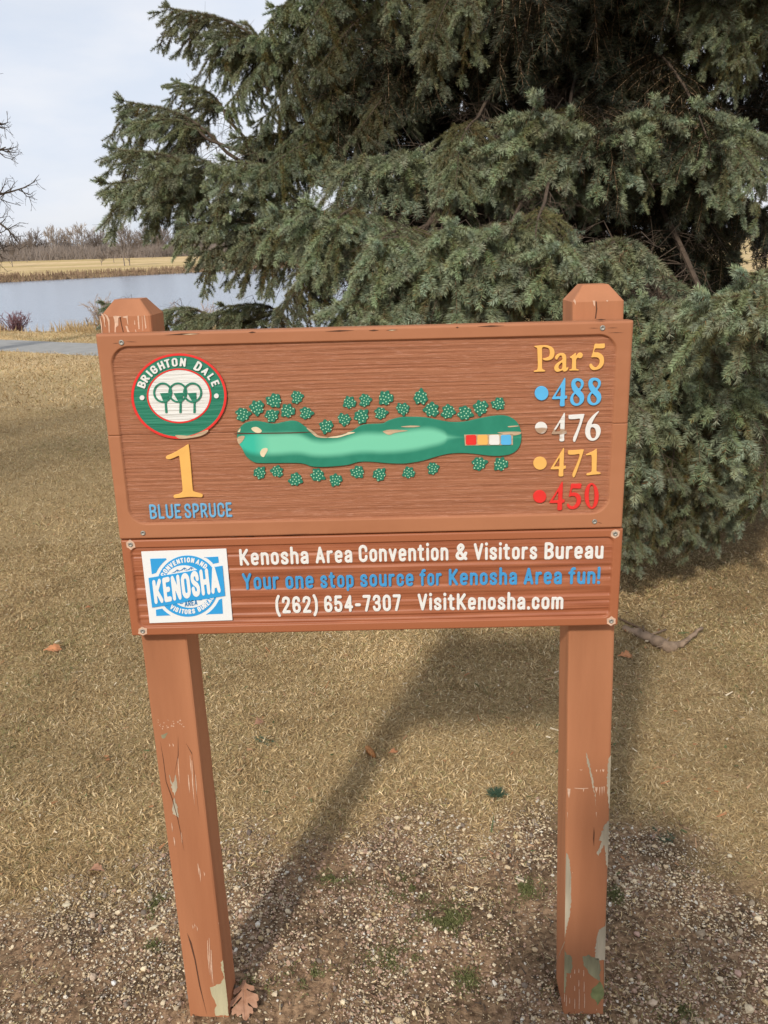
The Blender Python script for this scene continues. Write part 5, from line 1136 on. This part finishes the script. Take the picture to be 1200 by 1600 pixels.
# weathered stick
stick = Bag()
p0 = on_ground(972, 985); p1 = on_ground(1010, 1000); p2 = on_ground(1045, 1018); p3 = on_ground(1068, 1012); p4 = on_ground(1096, 994)
pp_ = [np.array([p[0], p[1], float(terrain(p[0], p[1]))+h_]) for p, h_ in ((p0, .012), (p1, .016), (p2, .018), (p3, .022), (p4, .04))]
c0 = pp_[2].copy(); c0[2] = 0
rk = np.random.default_rng(3); fine_ = []
for i in range(4):
    for j in range(5): fine_.append(pp_[i]+(pp_[i+1]-pp_[i])*j/5-c0+rk.normal(0, .0028, 3))
fine_.append(pp_[4]-c0); stick.tube(fine_, [(.008+.014*math.sin(math.pi*min(1, .1+i/20)))*rk.uniform(.8, 1.25) for i in range(21)], 9)
for k in range(7):
    q0 = fine_[int(rk.integers(2, 19))]; q1 = q0+np.array([rk.uniform(-.05, .05), rk.uniform(-.04, .05), rk.uniform(-.005, .02)]); stick.tube([q0, (q0+q1)/2+[0, 0, .006], q1], [.007, .005, .002], 5)
g = on_ground(1004, 985); g2 = on_ground(1040, 990); stick.tube([np.array([g[0], g[1], .02])-c0+[0, 0, 0], pp_[1]-c0, np.array([g2[0], g2[1], .02])-c0], [.004, .008, .004], 6)
so = link('dead_branch', stick.mesh('dead_branch', [mat('dead_branch_bark', (.27, .19, .13), .9, vary=.35, vscale=50, bump=.9, bscale=60)], True), None, tuple(c0), label='short weathered grey brown piece of dead branch lying on the lawn right of the sign', category='dead branch')
bg2 = Bag(); a1 = on_ground(966, 972); a2 = on_ground(990, 984); a3 = on_ground(1030, 1002)
bg2.tube([np.array([a1[0]-a2[0], a1[1]-a2[1], .02]), np.array([0, 0, .022]), np.array([a3[0]-a2[0], a3[1]-a2[1], .012])], [.004, .005, .003], 6)
link('twig', bg2.mesh('twig', [mat('dark_twig', (.17, .11, .07), .9, vary=.2, vscale=60)], True), None, (a2[0], a2[1], 0), label='thin dark twig beside the weathered dead branch', category='twig')
# wood chips / bigger stones
chipm = mat('pale_wood_chip', (.62, .54, .38), .85, vary=.2, vscale=100)
def lump(seed, sx, sy, sz, m):
    R = np.random.default_rng(seed); v = ico*R.uniform(.75, 1.15, (len(ico), 1))*[sx, sy, sz]; me = mesh_np('lump', v, icoF, 3, mats=[m]); return me
tanst = mat('tan_stone', (.55, .42, .30), .8, vary=.15, vscale=90); pinkst = mat('pink_stone', (.48, .31, .24), .8, vary=.15, vscale=90); whst = mat('white_stone', (.74, .72, .68), .7, vary=.08, vscale=90)
for i, (u, v, sx, sy, sz, m, lb) in enumerate(((104, 1417, .014, .008, .004, chipm, 'flat pale wood chip at the left gravel edge'), (240, 1450, .013, .008, .004, chipm, 'pale split wood chip left of the left post'), (144, 1430, .012, .009, .006, tanst, 'pinkish tan stone beside the pale chip'), (145, 1530, .014, .010, .006, tanst, 'long tan stone in the lower left gravel'), (178, 1536, .008, .006, .006, whst, 'bright white stone in the lower left gravel'), (240, 976, .010, .007, .004, chipm, 'pale chip on grass left of the sign'), (90, 1008, .02, .006, .004, chipm, 'pale sliver of wood in grass at the far left'), (992, 993, .012, .009, .006, chipm, 'pale chip on grass beside the dead branch'), (995, 1462, .010, .008, .006, pinkst, 'dark red stone right of the right post'), (1020, 1568, .013, .010, .007, tanst, 'tan stone in the shaded gravel at lower right'), (1152, 1527, .010, .009, .006, pinkst, 'pink stone in the shaded gravel at far right'), (920, 1250, .010, .007, .004, chipm, 'pale chip hidden behind the right post'), (1140, 1340, .010, .008, .004, chipm, 'pale dead leaf bit on grass at far right'))):
    if 868 < u < 960: continue
    put('wood_chip' if m is chipm else 'stone', lump(i, sx, sy, sz, m), u, v, i*.7, dz=.006 if v > 1300 else .02, label=lb, category='wood chip' if m is chipm else 'stone')

# ------------------------------------------------------------------ bare trees
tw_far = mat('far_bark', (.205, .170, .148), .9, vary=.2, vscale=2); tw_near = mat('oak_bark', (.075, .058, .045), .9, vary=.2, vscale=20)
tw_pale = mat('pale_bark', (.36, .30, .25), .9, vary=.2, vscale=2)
def bare_tree(seed, H, m, mn=.02, depth=5, spread=.5, nb=(2, 3), trunkr=.016, upright=.3, k=3, trunk_frac=.30):
    R = np.random.default_rng(seed); bag = Bag(); crown = Bag()
    def rec(p, d, ln, r, lev):
        mid = p+d*ln*.5+R.normal(0, .03*ln, 3); d2 = nrm(d+R.normal(0, .08, 3)); e = mid+d2*ln*.5
        (bag if lev == 0 else crown).tube([p, mid, e] if lev < 2 else [p, e], [max(r, mn), max(r*.8, mn), max(r*.6, mn*.7)] if lev < 2 else [max(r, mn), max(r*.6, mn*.7)], 6 if lev < 1 else k, cap=False)
        if lev >= depth: return
        nn = int(R.integers(nb[0], nb[1]+1))+(2 if lev == 0 else 0)
        for i in range(nn):
            a_ = R.uniform(0, 6.28); s_ = spread*R.uniform(.5, 1.4)*(1.25 if lev == 0 else 1)*(.35 if i == 0 else 1); ref = nrm(np.cross(d2, [.3, .2, .9])); r2 = np.cross(d2, ref)
            dd = nrm(d2*math.cos(s_)+(ref*math.cos(a_)+r2*math.sin(a_))*math.sin(s_)+np.array([0, 0, upright*.25]))
            f = 1.0 if i == 0 else R.uniform(.35, 1); q = p+(e-p)*f
            rec(q, dd, ln*R.uniform(.66, .90), r*.58, lev+1)
    rec(np.zeros(3), np.array([0, 0, 1.0]), H*trunk_frac, H*trunkr, 0)
    return bag.mesh('trunk', [m]), crown.mesh('crown', [m])
def ground_at(u, d): 
    p = at_depth(u, 400, d); return p[0], p[1], float(terrain(p[0], p[1]))
protos = [bare_tree(31, 7.5, tw_far, .030, 6, .50), bare_tree(32, 7.5, tw_far, .028, 6, .50, upright=.4, trunk_frac=.22), bare_tree(33, 7, tw_far, .030, 6, .60, upright=.1), bare_tree(37, 7.8, tw_pale, .026, 6, .50, upright=.45, trunk_frac=.22)]
FT = [(17, 165, 2, .78, 'small round bare tree at the far left in front of the woods'), (88, 205, 3, 1.45, 'tall pale bare tree above the far woods, left of the middle one'), (131, 205, 3, 1.5, 'tall pale vase shaped bare tree standing over the far woods'), (156, 200, 1, 1.25, 'narrow bare tree right of the pale vase shaped tree'),
      (41, 185, 0, .65, 'small bare tree near the tiny shed'), (193, 150, 0, .98, 'broad dark bare tree alone on the far fairway'), (201, 152, 2, .80, 'lower bare tree touching the broad dark one on the far fairway'), (177, 170, 1, .6, 'thin young bare tree left of the broad dark one'), (238, 190, 2, 1.05, 'spreading bare tree seen beside the spruce outline'), (252, 192, 0, .9, 'bare tree partly behind the spruce outline'), (157, 158, 1, .45, 'slim sapling on the far fairway')]
for i, (u, d, k, s, lb) in enumerate(FT):
    x, y, z = ground_at(u, d); t = empty('bare_tree', (x, y, z-.1), label=lb, category='tree', group='bare trees across the pond')
    t.rotation_euler = (0, 0, i*1.3); t.scale = (s, s, s); link('trunk', protos[k][0], t); link('crown', protos[k][1], t)
sha = bare_tree(91, 9.5, tw_near, .012, 7, .5, nb=(3, 4), trunkr=.022, upright=.2) if False else bare_tree(91, 8.5, tw_near, .014, 6, .5, nb=(3, 3), trunkr=.022, upright=.25)
t = empty('bare_tree', (-7.4, -1.2, 0), label='unseen leafless tree added left of the photographer to shade the lawn', category='tree'); link('trunk', sha[0], t); link('crown', sha[1], t)  # added out of view to throw shade on the left lawn
# woodland mass behind
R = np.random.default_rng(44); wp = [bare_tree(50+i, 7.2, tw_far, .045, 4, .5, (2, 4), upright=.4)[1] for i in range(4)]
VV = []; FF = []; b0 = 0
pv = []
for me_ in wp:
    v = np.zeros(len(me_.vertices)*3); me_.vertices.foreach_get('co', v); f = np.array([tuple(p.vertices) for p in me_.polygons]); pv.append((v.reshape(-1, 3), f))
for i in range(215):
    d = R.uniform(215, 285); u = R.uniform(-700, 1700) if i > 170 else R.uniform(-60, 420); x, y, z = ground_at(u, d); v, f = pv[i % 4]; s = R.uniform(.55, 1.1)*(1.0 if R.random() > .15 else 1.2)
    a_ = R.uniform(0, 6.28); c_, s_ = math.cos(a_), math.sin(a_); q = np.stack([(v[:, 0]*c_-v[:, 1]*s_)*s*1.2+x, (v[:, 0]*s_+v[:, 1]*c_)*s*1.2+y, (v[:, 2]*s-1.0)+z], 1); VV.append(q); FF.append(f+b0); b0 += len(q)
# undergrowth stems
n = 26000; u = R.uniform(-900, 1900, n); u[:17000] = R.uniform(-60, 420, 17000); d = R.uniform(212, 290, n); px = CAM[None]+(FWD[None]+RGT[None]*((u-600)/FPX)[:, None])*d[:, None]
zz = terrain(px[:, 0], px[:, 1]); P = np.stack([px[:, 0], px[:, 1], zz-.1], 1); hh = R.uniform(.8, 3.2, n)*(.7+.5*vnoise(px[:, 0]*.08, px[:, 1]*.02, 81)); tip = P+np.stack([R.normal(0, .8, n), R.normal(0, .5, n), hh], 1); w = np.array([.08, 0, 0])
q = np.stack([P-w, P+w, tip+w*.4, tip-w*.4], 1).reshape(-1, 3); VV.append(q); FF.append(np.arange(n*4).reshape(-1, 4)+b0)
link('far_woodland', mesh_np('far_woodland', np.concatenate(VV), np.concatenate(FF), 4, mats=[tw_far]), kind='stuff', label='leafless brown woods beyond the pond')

# bare oak reaching in from the left
ox, oy = -8.5, 12.6; oz = 0.0
oak = empty('bare_oak_tree', (ox, oy, oz), label='dark leafless oak whose twiggy branches reach in from the left edge', category='tree')
R = np.random.default_rng(5); bag = Bag(); bag.tube([(0, 0, -.2), (0, 0, .4), (.05, 0, 2.2), (.2, .1, 4.0), (.1, 0, 6.5), (.3, .1, 9)], [.34, .26, .22, .17, .10, .03], 12); link('trunk', bag.mesh('trunk', [tw_near], True), oak)
def twigs(bag, pts, r, lev, R):
    pts = [np.array(p) for p in pts]; k = len(pts); bag.tube(pts, [max(r*(1-.75*i/(k-1)), .0026) for i in range(k)], 5 if lev == 0 else 3, cap=False)
    if lev >= 3: return
    L_ = sum(np.linalg.norm(pts[i+1]-pts[i]) for i in range(k-1)); n = int(L_/(.20, .12, .09)[lev])+1; sgn = 1
    for i in range(n):
        f = R.uniform(.12, 1)*(k-1); a0 = min(int(f), k-2); p = pts[a0]+(pts[a0+1]-pts[a0])*(f-a0); t = nrm(pts[a0+1]-pts[a0]); sgn = -sgn
        d = nrm(t*.75+np.array([0, 0, 1.0])*sgn*R.uniform(.2, .8)+R.normal(0, .45, 3)); l = (.52, .27, .14)[lev]*R.uniform(.4, 1.1)*(1.15-.5*f/(k-1))
        d2 = nrm(d+np.array([0, 0, .25])+R.normal(0, .25, 3)); twigs(bag, [p, p+d*l*.5, p+d*l*.5+d2*l*.5], r*(.34, .5, .5)[lev], lev+1, R)
def P14(u, v, d=14.1): return at_depth(u-24, v, d)-np.array([ox, oy, oz])
limbs = [[(-185, 330), (-90, 300), (-20, 290), (14, 306), (40, 300), (66, 292)], [(-185, 350), (-100, 310), (-30, 318), (20, 346), (38, 360), (50, 376)], [(-180, 300), (-90, 250), (-20, 236), (14, 238), (33, 230)], [(-180, 260), (-110, 210), (-40, 200), (0, 200), (26, 192)], [(-180, 380), (-100, 385), (-30, 385), (4, 389), (26, 398)],
         [(-180, 240), (-110, 170), (-50, 175), (-5, 185), (16, 186)], [(-180, 370), (-80, 330), (-15, 340), (14, 365), (22, 370)], [(-180, 200), (-140, 120), (-80, 90), (-30, 110), (-8, 120)], [(-190, 320), (-300, 260), (-360, 240)], [(-190, 220), (-280, 130), (-330, 60)], [(-185, 120), (-120, 20), (-60, -40)]]
for i, lb_ in enumerate(limbs):
    bg_ = Bag(); Rr = np.random.default_rng(60+i); twigs(bg_, [P14(u, v, 14.1+.35*math.sin(i*2.1)*min(1, (u+185)/150)) for u, v in lb_], .038, 0, Rr)
    link('branch', bg_.mesh('branch', [tw_near]), oak)

oc = link('crown', sha[1], oak, (.05, 0, 4.6)); oc.scale = (.62, .62, .62)

# ------------------------------------------------------------------ pond bank growth
reed_m = [mat('dry_reed', (.52, .38, .20), .8, vary=.15, vscale=3)]
R = np.random.default_rng(77)
def reeds(n, xr, h0, h1, seed, far=False):
    R = np.random.default_rng(seed); x = R.uniform(*xr, n); y = 15.3-.43*x+R.uniform(.05, 1.2, n)
    cl_ = vnoise(x*1.1, y*.6, 88); k = R.random(n) < sstep(.30, .7, cl_)+.12; x = x[k]; y = y[k]; cl_ = cl_[k]; n = len(x); z = terrain(x, y)
    h = R.uniform(h0, h1, n)*(.5+cl_); P = np.stack([x, y, z], 1); tip = P+np.stack([R.normal(0, .22, n)*h, R.normal(0, .2, n)*h, h], 1); mid = (P+tip)/2+R.normal(0, .02, (n, 3)); w = np.array([.006, .003, 0])
    return np.stack([P-w, P+w, mid+w, mid-w, tip], 1).reshape(-1, 3), (np.arange(n)[:, None, None]*5+np.array([[0, 1, 2], [0, 2, 3], [3, 2, 4]])).reshape(-1, 3)
v1, f1_ = reeds(11000, (-16, -3), .12, .34, 1); link('dry_reeds', mesh_np('dry_reeds', v1, f1_, 3, mats=reed_m), kind='stuff', label='tan dry grasses along the near pond bank')
n = 9000; x = R.uniform(-85, 0, n); s_y = 108+1.3*(x+45); y = s_y-R.uniform(-1, 3.2, n); z = terrain(x, y); P = np.stack([x, y, np.maximum(z, WATER_Z)-.05], 1); tip = P+np.stack([R.normal(0, .15, n), R.normal(0, .15, n), R.uniform(.2, .75, n)], 1); w = np.array([.05, 0, 0])
v2 = np.stack([P-w, P+w, tip+w*.3, tip-w*.3], 1).reshape(-1, 3); link('far_bank_weeds', mesh_np('far_bank_weeds', v2, np.arange(n*4).reshape(-1, 4), 4, mats=[mat('bank_weed', (.24, .16, .10), .9, vary=.4, vscale=1.5)]), kind='stuff', label='brown weeds along the far pond bank')
def shrub(name, u, d, h, wd, col, seed, label, nst=26):
    R = np.random.default_rng(seed); x, y, z = ground_at(u, d); bag = Bag()
    for i in range(nst):
        a_ = R.uniform(0, 6.28); sp = R.uniform(.1, 1)*wd; hh = h*R.uniform(.6, 1); pts = [np.array([.05*math.cos(a_), .05*math.sin(a_), -.1]), np.array([sp*.45*math.cos(a_), sp*.45*math.sin(a_), hh*.5]), np.array([sp*math.cos(a_), sp*math.sin(a_), hh])]
        bag.tube(pts, [.014, .010, .006], 3, cap=False)
        for k in range(9):
            f = R.uniform(.25, 1); p = pts[0]*(1-f)+pts[2]*f if f > .5 else pts[0]*(1-2*f)+pts[1]*2*f; d_ = nrm(np.array([math.cos(a_)*.5, math.sin(a_)*.5, .8])+R.normal(0, .45, 3)); l = h*R.uniform(.12, .3); bag.tube([p, p+d_*l], [.007, .004], 3, cap=False)
            for k2 in range(2): q = p+d_*l*R.uniform(.4, 1); bag.tube([q, q+nrm(d_+R.normal(0, .5, 3))*l*.5], [.005, .003], 3, cap=False)
    link(name, bag.mesh(name, [mat(name+'_stem', col, .85)]), None, (x, y, z), label=label, category='shrub')
shrub('bare_shrub', 6, 20.3, .66, .45, (.22, .12, .13), 1, 'purplish leafless shrub on the pond bank at the left edge', 34)
shrub('bare_shrub', 150, 19.1, .85, .38, (.42, .33, .27), 2, 'pale leafless shrub on the bank beside the left post cap', 24)
shrub('bare_shrub', 120, 19.5, .55, .2, (.30, .25, .22), 3, 'thin grey weed stems on the pond bank left of the post', 7)
shrub('bare_shrub', 300, 18.2, .80, .7, (.40, .32, .29), 4, 'faint pinkish shrub on the pond bank, seen past the spruce sprays', 30)
# tiny open shed across the pond
x, y, z = ground_at(73, 208); sh = empty('shed', (x, y, z), label='tiny brown shed with a red brown roof in front of the far woods', category='shed')
def boxm(name, x0, x1, y0, y1, z0, z1, m, par):
    b_ = Bag(); b_.add([(x0, y0, z0), (x1, y0, z0), (x1, y1, z0), (x0, y1, z0), (x0, y0, z1), (x1, y0, z1), (x1, y1, z1), (x0, y1, z1)], [(0, 1, 2, 3), (4, 7, 6, 5), (0, 4, 5, 1), (1, 5, 6, 2), (2, 6, 7, 3), (3, 7, 4, 0)]); link(name, b_.mesh(name, [m]), par)
shm = mat('shed_wood', (.075, .038, .028), .9); shr = mat('shed_roof', (.20, .075, .05), .8)
boxm('wall', -.95, .95, .4, .5, 0, 1.0, shm, sh); boxm('wall', -.95, -.85, -.5, .4, 0, 1.0, shm, sh); boxm('wall', .85, .95, -.5, .4, 0, 1.0, shm, sh)
b_ = Bag(); b_.add([(-1.1, -.65, .98), (1.1, -.65, .98), (1.1, .65, .98), (-1.1, .65, .98), (-1.05, 0, 1.55), (1.05, 0, 1.55)], [(0, 1, 5, 4), (2, 3, 4, 5), (0, 4, 3), (1, 2, 5), (3, 2, 1, 0)]); link('roof', b_.mesh('roof', [shr]), sh)

# ------------------------------------------------------------------ the photographer, whose shadow falls right of the sign
def skin_mesh(name, verts, edges, radii, m, parent, root=0, sub=2, loc=(0, 0, 0)):
    me = D.meshes.new(name); me.from_pydata(verts, edges, []); o = link(name, me, parent, loc)
    sk = o.modifiers.new('s', 'SKIN'); sk.use_smooth_shade = True
    for i, r_ in enumerate(radii): me.skin_vertices[0].data[i].radius = (r_, r_) if np.isscalar(r_) else r_
    me.skin_vertices[0].data[root].use_root = True
    o.modifiers.new('u', 'SUBSURF').levels = sub; o.modifiers['u'].render_levels = sub
    me.materials.append(m); return o
person = empty('person', (-.13, -1.69, 0), label='person in dark jacket and jeans holding up a phone in front of the sign', category='person')
jacket = mat('dark_jacket', (.05, .055, .07), .8, vary=.1, vscale=20); skinm = mat('skin', (.55, .33, .24), .5); jeans = mat('jeans', (.06, .08, .14), .85, vary=.15, vscale=60); hairm = mat('brown_hair', (.06, .035, .02), .6); shoe = mat('shoe', (.04, .035, .03), .6)
vb = [(0, 0, .95), (0, 0, 1.1), (0, .01, 1.27), (0, 0, 1.42), (0, .01, 1.50), (0, .035, 1.62), (0, .04, 1.70)]
eb = [(i, i+1) for i in range(6)]; rb = [(.165, .11), (.145, .10), (.17, .115), (.15, .09), (.052, .055), (.077, .095), (.068, .085)]
for s in (-1, 1):
    b0 = len(vb); vb += [(s*.10, 0, .86), (s*.11, .02, .50), (s*.11, -.02, .10), (s*.115, .10, .035)]; eb += [(0, b0), (b0, b0+1), (b0+1, b0+2), (b0+2, b0+3)]; rb += [.095, .065, .048, (.045, .035)]
    b0 = len(vb); vb += [(s*.19, 0, 1.40), (s*.25, .02, 1.20), (.182+s*.13, .14, 1.36), (.182+s*.075, .18, 1.46), (.182+s*.068, .195, 1.495)]; eb += [(3, b0), (b0, b0+1), (b0+1, b0+2), (b0+2, b0+3), (b0+3, b0+4)]; rb += [.062, .048, .034, .026, (.034, .020)]
    # five fingers, closing on the phone edges
    for k, (fx, fz, ln) in enumerate(((0, .0, .05), (0, .022, .06), (0, .042, .055), (-.0, -.018, .045))):
        b1 = len(vb); vb += [(.182+s*(.066), .205, 1.490+fz*.9), (.182+s*.060, .216, 1.495+fz), (.182+s*(.060-ln*.4), .220, 1.500+fz)]; eb += [(b0+4, b1), (b1, b1+1), (b1+1, b1+2)]; rb += [.010, .009, .008]
    b1 = len(vb); vb += [(.182+s*.055, .180, 1.485), (.182+s*.036, .190, 1.505)]; eb += [(b0+4, b1), (b1, b1+1)]; rb += [.011, .009]
person.scale = (1.06, 1.06, 1.06)
body = skin_mesh('body', vb, eb, rb, skinm, person)
skin_mesh('jacket', [(0, 0, .90), (0, 0, 1.1), (0, .01, 1.27), (0, 0, 1.42), (0, .005, 1.47)]+[(s*a_, b_, c_) for s in (-1, 1) for a_, b_, c_ in ((.19, 0, 1.40), (.25, .02, 1.20))]+[(.182*q_+s*a_, b_, c_) for s in (-1, 1) for q_, a_, b_, c_ in ((1, .135, .13, 1.35), (1, .10, .16, 1.42))],
          [(0, 1), (1, 2), (2, 3), (3, 4), (3, 5), (5, 6), (3, 7), (7, 8), (6, 9), (9, 10), (8, 11), (11, 12)], [(.19, .135), (.175, .125), (.19, .135), (.165, .105), (.07, .07)]+[.078, .064]*2+[.048, .042]*2, jacket, person)
skin_mesh('trousers', [(0, 0, 1.03), (0, 0, .92)]+[(s*a_, b_, c_) for s in (-1, 1) for a_, b_, c_ in ((.10, 0, .84), (.11, .02, .50), (.11, -.02, .12))], [(0, 1), (1, 2), (2, 3), (3, 4), (1, 5), (5, 6), (6, 7)], [(.17, .12), (.175, .125)]+[.105, .078, .066]*2, jeans, person)
for s in (-1, 1): skin_mesh('shoe', [(s*.11, -.05, .05), (s*.115, .06, .045), (s*.12, .15, .035)], [(0, 1), (1, 2)], [(.045, .05), (.045, .045), (.04, .03)], shoe, person, root=1)
skin_mesh('hair', [(0, .0, 1.60), (0, .005, 1.70), (0, .03, 1.765)], [(0, 1), (1, 2)], [(.078, .06), (.085, .085), (.065, .07)], hairm, person, root=1)
for s in (-1, 1):
    skin_mesh('eye', [(s*.03, .118, 1.665), (s*.03, .124, 1.665)], [(0, 1)], [.009, .006], mat('eye_white', (.8, .8, .8), .2), person, sub=1)
    skin_mesh('ear', [(s*.078, .03, 1.64), (s*.086, .025, 1.68)], [(0, 1)], [.010, .013], skinm, person, sub=1)
skin_mesh('nose', [(0, .120, 1.66), (0, .143, 1.632)], [(0, 1)], [.008, .013], skinm, person, sub=1)
skin_mesh('mouth', [(-.022, .125, 1.600), (0, .132, 1.598), (.022, .125, 1.600)], [(0, 1), (1, 2)], [.004, .006, .004], mat('lips', (.45, .18, .15), .5), person, root=1, sub=1)
bx = Bag(); w_, h_, t_ = .036, .074, .0038; r_ = .009
sec = []
for cx_, cz_, a0 in ((w_-r_, h_-r_, 0), (-w_+r_, h_-r_, 90), (-w_+r_, -h_+r_, 180), (w_-r_, -h_+r_, 270)):
    sec += [(cx_+r_*math.cos(math.radians(a0+k*22.5)), cz_+r_*math.sin(math.radians(a0+k*22.5))) for k in range(5)]
n = len(sec); bx.add([(x, -t_, z) for x, z in sec]+[(x, t_, z) for x, z in sec], [(j, (j+1) % n, n+(j+1) % n, n+j) for j in range(n)]+[tuple(range(n-1, -1, -1)), tuple(range(n, 2*n))])
ph = link('phone', bx.mesh('phone', [mat('phone_black', (.02, .02, .022), .25)]), None, (.068, -1.4575, 1.592), label='black phone held upright in both hands of the person facing the sign', category='phone'); ph.rotation_euler = (-PITCH, 0, 0)
